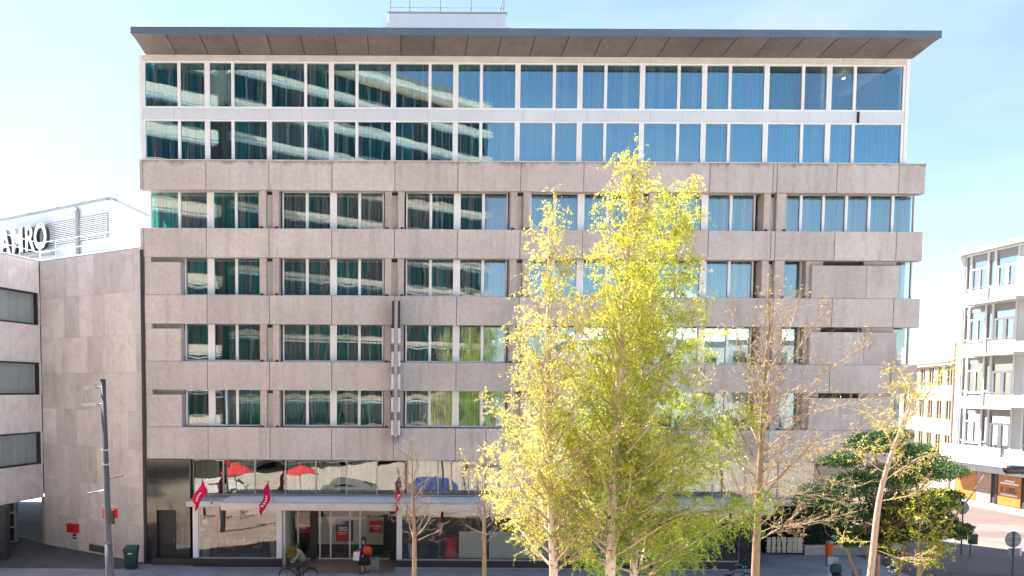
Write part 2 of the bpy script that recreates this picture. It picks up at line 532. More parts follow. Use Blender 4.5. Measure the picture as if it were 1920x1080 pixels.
M_GREYPAN = plain('grey_infill_panel', (0.20, 0.205, 0.205), 0.6, 0, 0.08)
M_CREAM = plain('cream_spandrel', (0.78, 0.60, 0.46), 0.6, 0, 0.06)
M_BRICKB = paving('buff_brick', (0.36, 0.295, 0.25), (0.43, 0.36, 0.305), (0.38, 0.35, 0.32), 0.22, 0.07)
M_TILE = plain('pink_roof_tile', (0.50, 0.33, 0.27), 0.8, 0, 0.15, 2)
M_YFRAME = plain('ochre_window_frame', (0.50, 0.44, 0.33), 0.6, 0, 0.1)
M_WOODO = plain('orange_timber', (0.55, 0.20, 0.04), 0.5, 0, 0.2, 2.5)
M_CREAMW = plain('cream_timber', (0.62, 0.56, 0.45), 0.7, 0, 0.12, 3)
M_SKIN = plain('skin', (0.50, 0.30, 0.22), 0.55)
M_HAIR = plain('dark_hair', (0.025, 0.017, 0.012), 0.5)
M_COATD = plain('black_cloth', (0.018, 0.018, 0.022), 0.9)
M_COATR = plain('plum_cloth', (0.05, 0.025, 0.035), 0.9)
M_REDBAG = plain('red_leather', (0.55, 0.04, 0.02), 0.5)
M_GREYC = plain('grey_green_cloth', (0.16, 0.19, 0.18), 0.9)
M_DENIM = plain('blue_denim', (0.03, 0.042, 0.075), 0.9)
M_TEALC = plain('teal_cloth', (0.03, 0.075, 0.10), 0.9)
M_WHITEC = plain('white_plastic', (0.8, 0.8, 0.8), 0.5)
M_PALEB = plain('pale_blue_paint', (0.45, 0.55, 0.62), 0.35)
M_CARW = plain('white_car_paint', (0.8, 0.8, 0.8), 0.2, 0, 0.02, spec=0.8)
M_CARG = plain('grey_car_paint', (0.25, 0.27, 0.28), 0.2, 0.3, 0.02, spec=0.8)
M_CARB = plain('blue_car_paint', (0.02, 0.05, 0.35), 0.2, 0.1, 0.02, spec=0.8)
M_PAVE = paving('grey_brick_paving', (0.32, 0.34, 0.375), (0.39, 0.40, 0.43), (0.22, 0.23, 0.25))
M_CYCLE = paving('brown_brick_path', (0.31, 0.245, 0.21), (0.37, 0.295, 0.255), (0.22, 0.17, 0.145))
M_PAVED = paving('dark_brick_paving', (0.095, 0.095, 0.105), (0.12, 0.12, 0.13), (0.06, 0.06, 0.065), 0.3, 0.3)
M_PLAZA = paving('pink_brick_paving', (0.100, 0.070, 0.064), (0.120, 0.086, 0.078), (0.07, 0.053, 0.049))
M_PLAZAG = paving('grey_plaza_paving', (0.115, 0.102, 0.102), (0.14, 0.122, 0.12), (0.08, 0.07, 0.07))
M_ASPH = paving('pink_street_brick', (0.40, 0.31, 0.26), (0.46, 0.37, 0.31), (0.28, 0.22, 0.19))
M_GROUND = paving('beige_paving', (0.48, 0.43, 0.38), (0.54, 0.49, 0.43), (0.34, 0.3, 0.27), 0.3, 0.3)
M_KERB = plain('kerb_stone', (0.42, 0.42, 0.42), 0.8, 0, 0.15)
M_BIRCHB = bark('birch_bark', (0.50, 0.40, 0.32), (0.72, 0.62, 0.52), (0.05, 0.04, 0.035))
M_TWIG = bark('tan_twig_bark', (0.36, 0.25, 0.18), (0.52, 0.38, 0.29))
M_BARK = bark('brown_bark', (0.20, 0.14, 0.085), (0.34, 0.25, 0.16))
M_TWIGB = bark('brown_twig_bark', (0.24, 0.165, 0.12), (0.38, 0.275, 0.21))
M_BARKG = bark('grey_twig_bark', (0.14, 0.11, 0.09), (0.24, 0.20, 0.16))
M_LEAF_A = leaf('pale_yellow_birch_leaf', [(0.40, 0.38, 0.08), (0.50, 0.48, 0.12), (0.58, 0.56, 0.20)], 0.5)
M_LEAF_B = leaf('yellow_green_birch_leaf', [(0.17, 0.29, 0.012), (0.40, 0.44, 0.025), (0.56, 0.54, 0.08)], 0.5)
M_LEAF_C = leaf('fresh_green_birch_leaf', [(0.10, 0.24, 0.008), (0.29, 0.39, 0.015), (0.56, 0.55, 0.05)], 0.5)
M_BUD = leaf('bud_leaf', [(0.30, 0.30, 0.04), (0.45, 0.40, 0.06), (0.50, 0.42, 0.12)], 0.45)
M_EVER = leaf('evergreen_leaf', [(0.016, 0.05, 0.015), (0.05, 0.11, 0.025), (0.20, 0.26, 0.03)], 0.3, 0.62)
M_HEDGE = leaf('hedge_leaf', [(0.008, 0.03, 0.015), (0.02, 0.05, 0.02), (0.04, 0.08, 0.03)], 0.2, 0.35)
def emission(name, col, st):
    m, nd, ln, b = nodes_of(name)
    b.inputs['Emission Color'].default_value = (*col, 1); b.inputs['Emission Strength'].default_value = st
    return m
M_LAMP = emission('warm_lamp_glow', (1.0, 0.72, 0.35), 9.0)

# ------------------------------------------------------------------ ground
def sheet(name, mat, poly, z, kind='structure'):
    o = MB().add([(x, y, z) for x, y in poly], [tuple(range(len(poly)))]).build(name, mat)
    return tag(o, kind=kind)
sheet('ground', M_GROUND, [(-700, -500), (900, -500), (900, 1100), (-700, 1100)], -0.14)
road = MB().box(-200, 200, 12, 22, -0.6, -0.12).build('road', M_ASPH); tag(road, kind='structure')
cyc = MB().box(-120, 24, 22, 33.2, -0.5, -0.002).build('cycle_path', M_CYCLE); tag(cyc, kind='structure')
pv = MB().box(-120, 24, 33.2, 60, -0.5, 0.0).build('pavement', M_PAVE); tag(pv, kind='structure')
pl = MB().box(24, 140, 22, 120, -0.5, -0.004).build('plaza', M_PLAZA); tag(pl, kind='structure')
kb = MB().box(-120, 140, 21.8, 22.0, -0.5, 0.004).build('kerb', M_KERB); tag(kb, kind='structure')
op = MB().box(-120, 140, -60, 11.8, -0.5, 0.0).build('opposite_pavement', M_GROUND); tag(op, kind='structure')
sheet('pavement_band', M_PAVED, [(-24.5, 36.9), (-13.2, 36.9), (-12.4, 38.1), (-19.4, 42.6), (-21.5, 44.5), (-24.5, 44.5)], 0.004)
sheet('plaza_path', M_PLAZAG, [(24.0, 37.6), (60, 31), (60, 44), (30, 46.5), (24.0, 43.5)], 0.0)
sheet('plaza_lane', M_PLAZAG, [(30, 49.0), (60, 44.5), (60, 47), (31, 52)], 0.002)
sheet('entrance_floor', M_FLOOR, [(-5.6, 36.3), (-0.2, 36.3), (-0.2, 40.9), (-5.6, 40.9)], 0.006)
MB().box(-0.2, 17.2, 37.30, 37.42, -0.2, 0.03).build('kerb_strip', M_KERB)['kind'] = 'structure'

# ------------------------------------------------------------------ hotel
HOTEL = empty('hotel_building', (6.3, 38, 0), 'wide concrete hotel with stacked window bands and a flat overhanging roof', 'hotel')
XJ = [-12.3, -9.3, -6.3, -3.3, -0.3, 2.7, 5.7, 8.7, 11.7, 14.7, 17.70, 17.90, 20.75, 23.7, 24.97]
BT = [6.72 + 3.175 * k for k in range(5)]            # tops of the concrete bands
BB = [5.17] + [BT[k] - 1.37 for k in range(1, 5)]    # undersides
G = 0.024
# bands of cast panels
for k in range(5):
    for i in range(len(XJ) - 1):
        a, b_ = XJ[i], XJ[i + 1]
        if k == 0 and a >= 20.7: continue
        MB().pbox(a + G/2, b_ - G/2, 38.0 + rnd.uniform(-.004, .004), 38.42, BB[k], BT[k]).build('concrete_panel', M_CONC_TOP if k == 4 else M_CONC, HOTEL)
    if k >= 3:
        MB().pbox(-12.46, -12.3 - G/2, 38.0, 38.42, BB[k], BT[k]).build('concrete_panel', M_CONC, HOTEL)
    # slab behind the band and recess soffit
    bx('floor_slab', M_FIN, HOTEL, -12.28, 24.93, 38.425, 43.0, BB[k] + 0.12, BT[k] - 0.03)
MB().pbox(20.75, 24.97, 38.0, 38.42, BB[0], BT[0]).build('concrete_panel', M_CONC, HOTEL)
# zinc capping on the top band
bx('band_capping', M_CORNICE, HOTEL, -12.48, 24.99, 37.975, 38.43, BT[4] + 0.002, BT[4] + 0.035)

# structure behind: back wall, ends, interior
bx('rear_wall', M_CONC, HOTEL, -12.3, 24.95, 51.7, 52.0, 0, 24.3)
bx('end_wall', M_CONC, HOTEL, -12.3, -12.05, 43.02, 51.69, 0, 24.3)
bx('end_wall', M_CONC, HOTEL, -12.29, -12.1, 38.8, 43.0, 0, 16.2)
bx('end_wall', M_CONC, HOTEL, 24.7, 24.95, 43.02, 51.69, 0, 24.3)
bx('end_wall', M_CONC, HOTEL, 24.72, 24.94, 39.2, 43.0, 5.2, 19.4)
bx('corridor_wall', M_INTD, HOTEL, -12.0, 24.65, 43.01, 43.2, 0.0, 24.2)
for k in range(6):
    z0 = (BT + [21.95])[k]; z1 = (BB[1:] + [21.45, 24.3])[k]
    xs = [-6.3, -0.3, 5.7, 11.7, 17.8] if k < 4 else [-9.25, -3.3, 2.6, 8.5, 14.45, 20.4]
    for x in xs:
        bx('room_wall', M_INT, HOTEL, x - 0.08, x + 0.08, 38.95, 43.0, z0, z1)

def curtain_mesh(x0, x1, z0, z1, y, amp, waves, mat, name, parent, ph=0.0, top=0.0):
    n = max(6, int(waves * 6))
    mb = MB()
    mb.grid(lambda u, v: (x0 + (x1 - x0) * u + amp*0.5*math.sin(u*waves*4.1*PI+ph), y + amp * math.sin(u * waves * 2 * PI + ph) * (1 - 0.25*v) + 0.25*amp*math.sin(u*waves*5.3+ph*2), z0 + (z1 - z0) * v), n, 1)
    return mb.build(name, mat, parent, smooth=True)

def pane(x0, x1, z0, z1, y, mat, parent, b=0.004, double=True, n=5):
    mb = MB()
    sgn = 1 if rnd.random() < 0.75 else -1
    bb = b * rnd.uniform(0.6, 1.3) * sgn
    tilt = rnd.uniform(-1, 1) * 0.0016
    tz = rnd.uniform(-1, 1) * 0.0016
    def sh(k):
        def fn(u, v):
            w = (1 - (2*u - 1)**2) * (1 - (2*v - 1)**2)
            return (x0 + (x1 - x0)*u, y + k*0.018 + (bb if k == 0 else -bb) * w + tilt*(u-.5)*(x1-x0) + tz*(v-.5)*(z1-z0), z0 + (z1 - z0)*v)
        return fn
    mb.grid(sh(0), n, n)
    if double: mb.grid(sh(1), n, n)
    return mb.build('pane', mat, parent, smooth=True)

def window(parent, x0, x1, z0, z1, y, mulls, gm, fw=0.07, bulge=0.002, curtains=True, fmat=None, depth=0.13, seed=None, top=0.05, fwz=None):
    """one framed window: frame mesh is the part, its panes and curtains hang below it"""
    fmat = fmat or M_WHITE
    fwz = fwz or fw
    mb = MB()
    mb.box(x0, x1, y, y + depth, z0, z0 + fwz)
    mb.box(x0, x1, y, y + depth, z1 - top, z1)
    xs = [(x0, x0 + fw)]
    for mx_, mw in mulls: xs.append((mx_ - mw/2, mx_ + mw/2))
    xs.append((x1 - fw, x1))
    for i, (a, b_) in enumerate(xs):
        mb.box(a, b_, y - 0.012, y + depth - 0.012, z0 + 0.002 + (fwz - 0.002 if 0 < i < len(xs)-1 else 0), z1 - 0.002 - (top - 0.002 if 0 < i < len(xs)-1 else 0))
    w = mb.build('window', fmat, parent)
    for (a0, a1), (b0, b1) in zip(xs[:-1], xs[1:]):
        pane(a1, b0, z0 + fwz, z1 - top, y + 0.05, gm, w, bulge)
        if not curtains: continue
        r = rnd.random()
        ww = b0 - a1
        cy_ = y + 0.26
        if r < 0.58:
            curtain_mesh(a1 - 0.06, b0 + 0.06, z0 + 0.02, z1 - 0.06, cy_, 0.05, ww * 5.5, M_TEAL, 'curtain', w, rnd.uniform(0, 6))
        elif r < 0.90:
            s_ = rnd.uniform(0.4, 0.75)
            curtain_mesh(a1 - 0.06, a1 + ww*s_, z0 + 0.02, z1 - 0.06, cy_, 0.05, ww*s_ * 6, M_TEAL, 'curtain', w, rnd.uniform(0, 6))
            curtain_mesh(a1 + ww*s_ + 0.02, b0 + 0.06, z0 + 0.02, z1 - 0.06, cy_ + 0.03, 0.05, ww*(1-s_) * 6, M_GREY, 'curtain', w, rnd.uniform(0, 6))
        else:
            curtain_mesh(a1 - 0.06, b0 + 0.06, z0 + 0.02, z1 - 0.06, cy_, 0.05, ww * 5, M_GREY, 'curtain', w, rnd.uniform(0, 6))
        for q in range(rnd.choice([1, 2, 3])):
            c0 = a1 + rnd.uniform(0, max(0.05, ww - 0.25)); cw = rnd.uniform(0.10, 0.30)
            curtain_mesh(c0, c0 + cw, z0 + 0.02, z1 - 0.06, cy_ - 0.12, 0.03, 2.0, M_GREY, 'curtain', w, rnd.uniform(0, 6))
    return w

WY = 38.62
TH = 0.33; TN = 0.13
FINC = [-6.3, -0.3, 5.7, 11.7]
for k in range(4):                                 # rows of recessed windows, first floor upwards
    z0, z1 = BT[k] + 0.03, BB[k + 1] + 0.09
    if k == 3:
        window(HOTEL, -12.17, -6.83, z0, z1, WY, [(-10.74, TN), (-9.24, TH), (-7.99, TN)], M_GLASS)
        window(HOTEL, 18.56, 24.93, z0, z1, WY, [(19.39, TN), (20.48, TN), (21.59, TN), (22.7, TN), (23.84, TN)], M_GLASS, bulge=0.002)
    else:
        window(HOTEL, -10.52, -6.80, z0, z1, WY, [(-9.24, TH), (-7.99, TN)], M_GLASS)
        MB().pbox(-12.28, -10.56, 38.03, 38.75, z0 - 0.02, BB[k+1] - 0.24).build('concrete_panel', M_CONC, HOTEL)
        MB().pbox(-12.28, -11.98, 38.031, 38.75, BB[k+1] - 0.236, BB[k+1] - 0.004).build('concrete_panel', M_CONC, HOTEL)
        bx('slot_back', M_STEEL, HOTEL, -11.97, -10.54, 38.45, 38.55, BB[k+1] - 0.24, BB[k+1] + 0.02)
        xr = 19.53 if k > 0 else 19.6
        window(HOTEL, 18.56, xr, z0, z1, WY, [], M_GLASS if k > 1 else M_GLASS, curtains=(k == 0))
        bx('jamb', M_FIN, HOTEL, xr + 0.006, xr + 0.2, 38.22, 38.8, z0 - 0.02, BB[k+1])
        MB().pbox(xr + 0.21, 22.35, 38.03, 38.75, z0 - 0.02, BB[k+1] - 0.24).build('concrete_panel', M_CONC, HOTEL)
        MB().pbox(22.365, 23.93, 38.03, 38.75, z0 - 0.02, BB[k+1] - 0.24).build('concrete_panel', M_CONC, HOTEL)
        bx('slot_back', M_INTD, HOTEL, 20.4, 22.35, 38.45, 38.55, BB[k+1] - 0.24, BB[k+1] + 0.02)
        bx('slot_cheek', M_FIN, HOTEL, xr + 0.21, 20.39, 38.30, 38.60, BB[k+1] - 0.236, BB[k+1])
        bx('slot_cheek', M_FIN, HOTEL, 22.36, 23.93, 38.30, 38.60, BB[k+1] - 0.236, BB[k+1])
        window(HOTEL, 23.96, 24.93, z0, z1, WY, [], M_GLASS, curtains=False)
        if k == 1:
            bx('roller_blind', M_NET, HOTEL, 24.05, 24.85, WY + 0.25, WY + 0.27, z0 + 0.85, z1 - 0.1)
    for c in FINC:
        th = [(c + 1.75, TN), (c + 3.03, TH), (c + 4.3, TN)]
        last = c > 11
        window(HOTEL, c + 0.55, c + 5.48, z0, z1, WY, th, M_GLASS, bulge=0.0022 if k < 3 else 0.0016)
    for c in FINC + [17.8]:
        rw = 0.47 if c < 17 else 0.62
        for s0, s1, lf in ((-0.47, -0.14, 1), (0.15, rw, 0)):
            fn = MB().pbox(c + s0, c + s1, 38.05, 38.78, BT[k] + 0.003, BB[k+1] - 0.003, 0.02).build('concrete_fin', M_FIN, HOTEL)
            bx('fin_shoe', M_DARK, fn, c + (s0 + 0.04 if lf else s1 - 0.18), c + (s0 + 0.18 if lf else s1 - 0.04), 37.98, 38.06, BT[k] + 0.004, BT[k] + 0.09)
        bx('infill_panel', M_CORNICE if k > 1 else M_PANELG, HOTEL, c - 0.138, c + 0.148, 38.36, 38.42, BT[k] + 0.004, BB[k+1] - 0.15)  # lower rows: reflected sunlight put into the panel colour
        bx('infill_head', M_DARK, HOTEL, c - 0.137, c + 0.147, 38.34, 38.43, BB[k+1] - 0.148, BB[k+1])

# two upper storeys: white aluminium curtain wall
UY = 38.32
UX = [-12.36, -9.28, -6.32, -3.35, -0.39, 2.58, 5.54, 8.51, 11.48, 14.44, 17.41, 20.39, 24.02]
for row, (z0, z1) in enumerate(((19.47, 21.43), (21.95, 24.15))):
    for i in range(12):
        a, b_ = UX[i], UX[i + 1]
        split = a + 1.74 if i % 2 == 0 else a + 1.22
        clear = row == 1 and i >= 10
        window(HOTEL, a + 0.002, b_ - 0.002, z0, z1, UY, [(split, 0.14)], M_GLASS_R if clear else M_GLASS_T, fw=0.12, bulge=0.0012, curtains=not clear, top=0.07, fwz=0.09)
# glazed room at the top right corner has its curtains drawn back
curtain_mesh(17.55, 18.9, 22.0, 23.85, UY + 0.35, 0.05, 7, M_TEAL, 'curtain', HOTEL, 0.4)
curtain_mesh(23.0, 23.95, 22.0, 23.85, UY + 0.35, 0.05, 6, M_TEAL, 'curtain', HOTEL, 1.4)
bx('room_back', M_WHITEW, HOTEL, 17.5, 23.88, 42.7, 42.9, 21.93, 24.3)
bx('bed', M_DARK, HOTEL, 21.8, 23.0, 39.5, 41.5, 21.97, 22.45)
for i in range(24):
    w = (24.02 + 12.36) / 24
    a = -12.36 + i * w
    MB().pbox(a + 0.004, a + w - 0.004, UY - 0.02, UY + 0.1, 21.435, 21.945, 0.006).build('metal_panel', M_WPANEL, HOTEL)
    MB().pbox(a + 0.004, a + w - 0.004, UY - 0.06, UY + 0.1, 24.155, 24.42, 0.006).build('cornice_panel', M_CORNICE, HOTEL)
for xa, xb in ((-12.52, -12.37), (24.03, 24.2)):
    bx('corner_post', M_WHITE, HOTEL, xa, xb, UY - 0.03, UY + 0.35, 19.46, 24.42)
bx('vent_pipe', M_BLACK, HOTEL, 21.75, 21.84, UY - 0.09, UY - 0.022, 21.42, 21.93)
bx('floor_slab', M_INT, HOTEL, -12.3, 24.0, UY + 0.15, 43.0, 21.46, 21.92)
bx('end_wall', M_WPANEL, HOTEL, -12.34, -12.2, UY + 0.36, 51.9, 19.45, 24.4)
bx('end_wall', M_WPANEL, HOTEL, 23.9, 24.02, UY + 0.36, 51.9, 19.45, 24.4)

# overhanging roof
RX0, RX1, RY = -12.22, 24.32, 36.35
NP = 24
rw = (RX1 - RX0) / NP
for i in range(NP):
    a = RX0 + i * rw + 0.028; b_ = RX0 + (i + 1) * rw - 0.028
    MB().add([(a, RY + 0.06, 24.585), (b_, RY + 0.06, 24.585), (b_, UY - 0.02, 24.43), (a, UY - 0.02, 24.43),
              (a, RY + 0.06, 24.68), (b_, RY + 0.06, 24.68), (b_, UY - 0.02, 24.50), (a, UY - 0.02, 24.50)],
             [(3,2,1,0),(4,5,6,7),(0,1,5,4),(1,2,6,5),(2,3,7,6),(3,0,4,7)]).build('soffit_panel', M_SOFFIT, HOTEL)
    if i:
        x = RX0 + i * rw
        MB().add([(x-.03, RY+.07, 24.60), (x+.03, RY+.07, 24.60), (x+.03, UY-.05, 24.45), (x-.03, UY-.05, 24.45),
                  (x-.03, RY+.07, 24.66), (x+.03, RY+.07, 24.66), (x+.03, UY-.05, 24.49), (x-.03, UY-.05, 24.49)],
                 [(3,2,1,0),(4,5,6,7),(0,1,5,4),(1,2,6,5),(2,3,7,6),(3,0,4,7)]).build('soffit_joint', M_DARK, HOTEL)
roof = bx('roof', M_POT, HOTEL, RX0, RX1, RY + 0.055, 52.1, 24.69, 24.84)
for i in range(8):
    w = (RX1 - RX0 + 0.04) / 8
    a = RX0 - 0.02 + i * w
    MB().pbox(a + 0.002, a + w - 0.002, RY, RY + 0.05, 24.55, 24.88, 0.008).build('fascia_strip', M_FASCIA, roof)
bx('fascia_strip', M_FASCIA, roof, RX0 - 0.02, RX0 - 0.001, RY + 0.051, 52.0, 24.58, 24.87)
bx('fascia_strip', M_FASCIA, roof, RX1 + 0.001, RX1 + 0.02, RY + 0.051, 52.0, 24.58, 24.87)
# lift housing with railing on the roof
ph = MB().pbox(-0.7, 5.42, 42.0, 47.0, 24.85, 28.12, 0.01).build('lift_housing', M_WPANEL, HOTEL)
bx('housing_coping', M_STEEL, ph, -0.76, 5.48, 41.95, 47.05, 28.125, 28.19)
bx('housing_side', M_WPANEL, ph, -0.98, -0.71, 42.3, 46.0, 24.85, 27.9)
for x in (-0.35, 2.9, 5.0):
    bx('housing_seam', M_CORNICE, ph, x, x + 0.02, 41.985, 41.999, 24.9, 28.1)
rl = MB()
for x in (-0.6, 0.4, 2.0, 3.6, 5.3):
    rl.tube([(x, 42.1, 28.18), (x, 42.1, 29.2)], 0.025, 6)
    rl.tube([(x, 46.9, 28.18), (x, 46.9, 29.2)], 0.025, 6)
rl.tube([(-0.6, 42.1, 28.45), (5.3, 42.1, 28.45)], 0.025, 6)
rl.tube([(-0.6, 42.1, 29.2), (5.3, 42.1, 29.2)], 0.025, 6)
rl.tube([(-0.6, 42.1, 29.2), (-0.6, 46.9, 29.2), (5.3, 46.9, 29.2), (5.3, 42.1, 29.2)], 0.025, 6)
rl.tube([(5.1, 42.1, 28.2), (5.35, 42.1, 29.5)], 0.025, 6)
rl.build('roof_railing', M_STEEL, ph)
MB().tube([(5.5, 43, 27.85), (5.75, 43, 27.85), (5.9, 43, 27.6), (5.95, 43, 24.9)], 0.03, 6).build('cable_duct', M_STEEL, ph)

# ceiling lamps glimpsed in rooms
for px, py, yy in ((570, 147, 40.5), (476, 268, 40.0), (785, 148, 40.5), (475, 383, 40.0), (686, 388, 40.0), (1582, 147, 40.6)):
    p = at(px, py, yy)
    MB().lathe([(0.01, 0.015), (0.06, 0.01), (0.065, 0), (0.05, -0.02), (0.01, -0.025)], 10, p).build('ceiling_lamp', M_LAMP, HOTEL)

# ground storey -------------------------------------------------------------
bx('granite_pier', M_GRANITE, HOTEL, -12.3, -11.83, 37.96, 38.6, 0, 5.15)
bx('granite_pier', M_GRANITE, HOTEL, -10.88, -10.2, 37.96, 38.6, 0, 5.15)
bx('granite_lintel', M_GRANITE, HOTEL, -11.825, -10.885, 37.965, 38.6, 2.66, 5.15)
dr = bx('service_door', M_DARK, HOTEL, -11.82, -10.89, 38.25, 38.32, 0.01, 2.65)
bx('door_rail', M_BLACK, dr, -11.8, -10.9, 38.22, 38.249, 0.78, 0.83)
MB().tube([(-11.05, 38.22, 1.0), (-11.05, 38.22, 1.25)], 0.015, 6).build('door_handle', M_STEEL, dr)
# mezzanine glazing
mez = [-10.15, -8.65, -7.1, -5.6, -4.1, -2.6, -1.1, 0.4, 1.9, 3.4, 4.9, 6.4, 7.9, 9.4, 10.9, 12.4, 13.9, 15.4, 17.0, 18.6, 20.4]
for i in range(len(mez) - 1):
    a, b_ = mez[i], mez[i + 1]
    w = MB().box(a, b_, 38.38, 38.44, 3.36, 3.42).box(a, b_, 38.38, 38.44, 5.10, 5.16).box(a, a + 0.035, 38.379, 38.441, 3.42, 5.10).box(b_ - 0.035, b_, 38.379, 38.441, 3.42, 5.10).build('mezzanine_window', M_STEEL, HOTEL)
    pane(a + 0.035, b_ - 0.035, 3.42, 5.10, 38.40, M_GLASS_S, w, 0.002, False)
    if i not in (2, 6):
        curtain_mesh(a + 0.02, b_ - (0.04 if i % 4 else 0.35), 3.42, 5.1, 38.95, 0.035, 9, M_BLIND, 'vertical_blind', w, rnd.uniform(0, 6))
for x in (-9.0, -6.0, -4.3, -0.3, 1.25, 5.7, 8.0, 11.7, 14.5, 17.8):
    bx('column', M_INTD, HOTEL, x - 0.17, x + 0.17, 39.1, 39.5, 0.01, 5.2)
bx('mezzanine_floor', M_FIN, HOTEL, -10.2, 20.6, 38.46, 43.0, 2.95, 3.34)
# canopy
CN = empty('entrance_canopy', (4.5, 36.2, 3.0))
CN.parent = HOTEL
CN.matrix_parent_inverse = Matrix.Translation(-LOC[HOTEL.name])
bx('canopy_deck', M_DECK, CN, -8.3, 17.3, 36.26, 38.37, 3.06, 3.335)
for i in range(8):
    w = 25.6 / 8; a = -8.3 + i * w
    MB().pbox(a + 0.003, a + w - 0.003, 36.2, 36.255, 3.0, 3.27, 0.006).build('canopy_fascia', M_CORNICE, CN)
bx('canopy_gutter', M_STEEL, CN, -8.3, 17.3, 36.215, 36.256, 3.272, 3.36)
bx('canopy_drip', M_CREAMW, CN, -8.3, 17.3, 36.19, 36.3, 2.95, 2.998)
bx('canopy_side', M_CORNICE, CN, -10.1, -8.305, 36.9, 38.36, 3.0, 3.25)
# left shop bay
def shop_bay(x0, x1, y, z0, z1, n, gm=M_GLASS_S, post=0.26, posts=(1, 1)):
    w = MB().box(x0, x1, y - 0.03, y + 0.09, z1, z1 + 0.06).box(x0, x1, y - 0.03, y + 0.09, z0 - 0.05, z0).box(x0 - 0.012, x0 - 0.002, y - 0.028, y + 0.088, z0 - 0.05, z1 + 0.06).box(x1 + 0.002, x1 + 0.012, y - 0.028, y + 0.088, z0 - 0.05, z1 + 0.06).build('shop_window', M_STEEL, HOTEL)
    bx('plinth', M_PLINTH, HOTEL, x0 - 0.02, x1 + 0.02, y - 0.1, y + 0.3, 0.005, z0 - 0.052)
    if posts[0]: bx('shop_post', M_WHITE, w, x0, x0 + post, y - 0.05, y + 0.2, z0, z1)
    if posts[1]: bx('shop_post', M_WHITE, w, x1 - post, x1, y - 0.05, y + 0.2, z0, z1)
    a = x0 + (post if posts[0] else 0.02); b_ = x1 - (post if posts[1] else 0.02)
    for i in range(n):
        s = (b_ - a) / n
        pane(a + i*s + 0.005, a + (i+1)*s - 0.005, z0, z1, y, gm, w, 0.001, False, 3)
    return w
shop_bay(-9.95, -5.66, 37.55, 0.44, 2.88, 4)
bx('shop_return', M_PANELG, HOTEL, -5.64, -5.5, 37.6, 40.9, 0.01, 2.94)
shop_bay(-0.12, 4.35, 37.55, 0.40, 2.88, 3, posts=(1, 0))
shop_bay(4.37, 10.95, 37.55, 0.40, 2.88, 5, posts=(0, 0))
shop_bay(10.97, 16.4, 37.55, 0.40, 2.88, 4, posts=(0, 0))
bx('granite_pier', M_GRANITE, HOTEL, 16.45, 17.35, 37.6, 38.4, 0, 2.98)
bx('shop_return', M_PANELG, HOTEL, -0.14, -0.0, 37.8, 40.9, 0.01, 2.94)
bx('shop_floor', M_INTD, HOTEL, -12.0, -5.52, 37.7, 43.0, 0.02, 0.3)
bx('shop_floor', M_INTD, HOTEL, 0.02, 17.3, 37.86, 43.0, 0.02, 0.3)
bx('frosted_screen', M_PANELG, HOTEL, 2.95, 4.3, 38.3, 38.34, 0.3, 1.62)
bx('back_panel', M_INT, HOTEL, 7.55, 10.8, 38.0, 38.05, 0.45, 2.6)
bx('back_panel', M_INTD, HOTEL, 11.0, 16.4, 39.8, 39.9, 0.3, 2.9)
bx('frosted_screen', M_PANELG, HOTEL, 4.45, 7.4, 38.3, 38.34, 0.3, 1.62)
# entrance: glass screen, signs behind it
EN = MB().box(-5.5, -0.2, 39.3, 39.36, 2.86, 2.94).box(-5.5, -0.2, 39.3, 39.36, 0.01, 0.05)
for px in (559, 600, 620, 656, 675):
    x = at(px, 990, 39.3).x
    EN.box(x - 0.035, x + 0.035, 39.28, 39.37, 0.05, 2.86)
en = EN.build('entrance_screen', M_WHITE, HOTEL)
exs = [-5.5] + [at(px, 990, 39.3).x for px in (559, 600, 620, 656, 675)] + [-0.2]
for a, b_ in zip(exs[:-1], exs[1:]):
    pane(a + 0.04, b_ - 0.04, 0.05, 2.86, 39.33, M_GLASS_E, en, 0.001, False, 2)
bx('lobby_wall', M_INTD, HOTEL, -5.5, -0.2, 41.4, 41.5, 0.01, 2.95)
bx('partition_board', M_PANELG, HOTEL, -4.45, -0.82, 40.5, 40.56, 0.52, 1.95)
bx('partition_base', M_INTD, HOTEL, -4.45, -0.82, 40.52, 40.58, 0.01, 0.515)
# open corner on the right
bx('recess_wall', M_GRANITE, HOTEL, 17.4, 24.9, 42.8, 43.0, 0.0, 5.1)
bx('recess_soffit', M_FIN, HOTEL, 20.6, 24.9, 38.45, 42.8, 4.9, 5.16)
bx('column', M_FIN, HOTEL, 24.3, 24.8, 38.2, 38.7, 0.0, 4.9)
sb = bx('name_plate', M_WHITE, HOTEL, 17.5, 18.2, 37.9, 37.95, 2.6, 3.2)
text_obj('name_plate_lettering', 'I JF I', 0.26, M_DARK, sb, Matrix.Translation((17.86, 37.895, 2.78)) @ FRONT, 0.004, 0.004, 0.9)

# ------------------------------------------------------------------ signs on the hotel
def red_board(px0, py0, px1, py1, y, lab):
    a = at(px0, py0, y); b_ = at(px1, py1, y)
    e = empty('sign_board', ((a.x + b_.x)/2, y, b_.z), lab, 'sign', 'red square sign boards in the entrance')
    MB().pbox(a.x, b_.x, y, y + 0.03, b_.z, a.z, 0.004).build('board', M_RED, e)
    zc = (a.z + b_.z)/2
    text_obj('lettering', 'LEONARDO', 0.125, M_PRINT, e, Matrix.Translation(((a.x+b_.x)/2, y - 0.004, zc + 0.03)) @ FRONT, 0.003, 0.004)
    text_obj('lettering', 'hotel', 0.09, M_PRINT, e, Matrix.Translation(((a.x+b_.x)/2, y - 0.004, zc - 0.09)) @ FRONT, 0.003, 0.003)
red_board(557, 974, 581, 999, 39.9, 'red square sign with white lettering left of the grey partition in the entrance')
red_board(693, 976, 716, 999, 40.4, 'red square sign with white lettering at the right end of the grey partition')
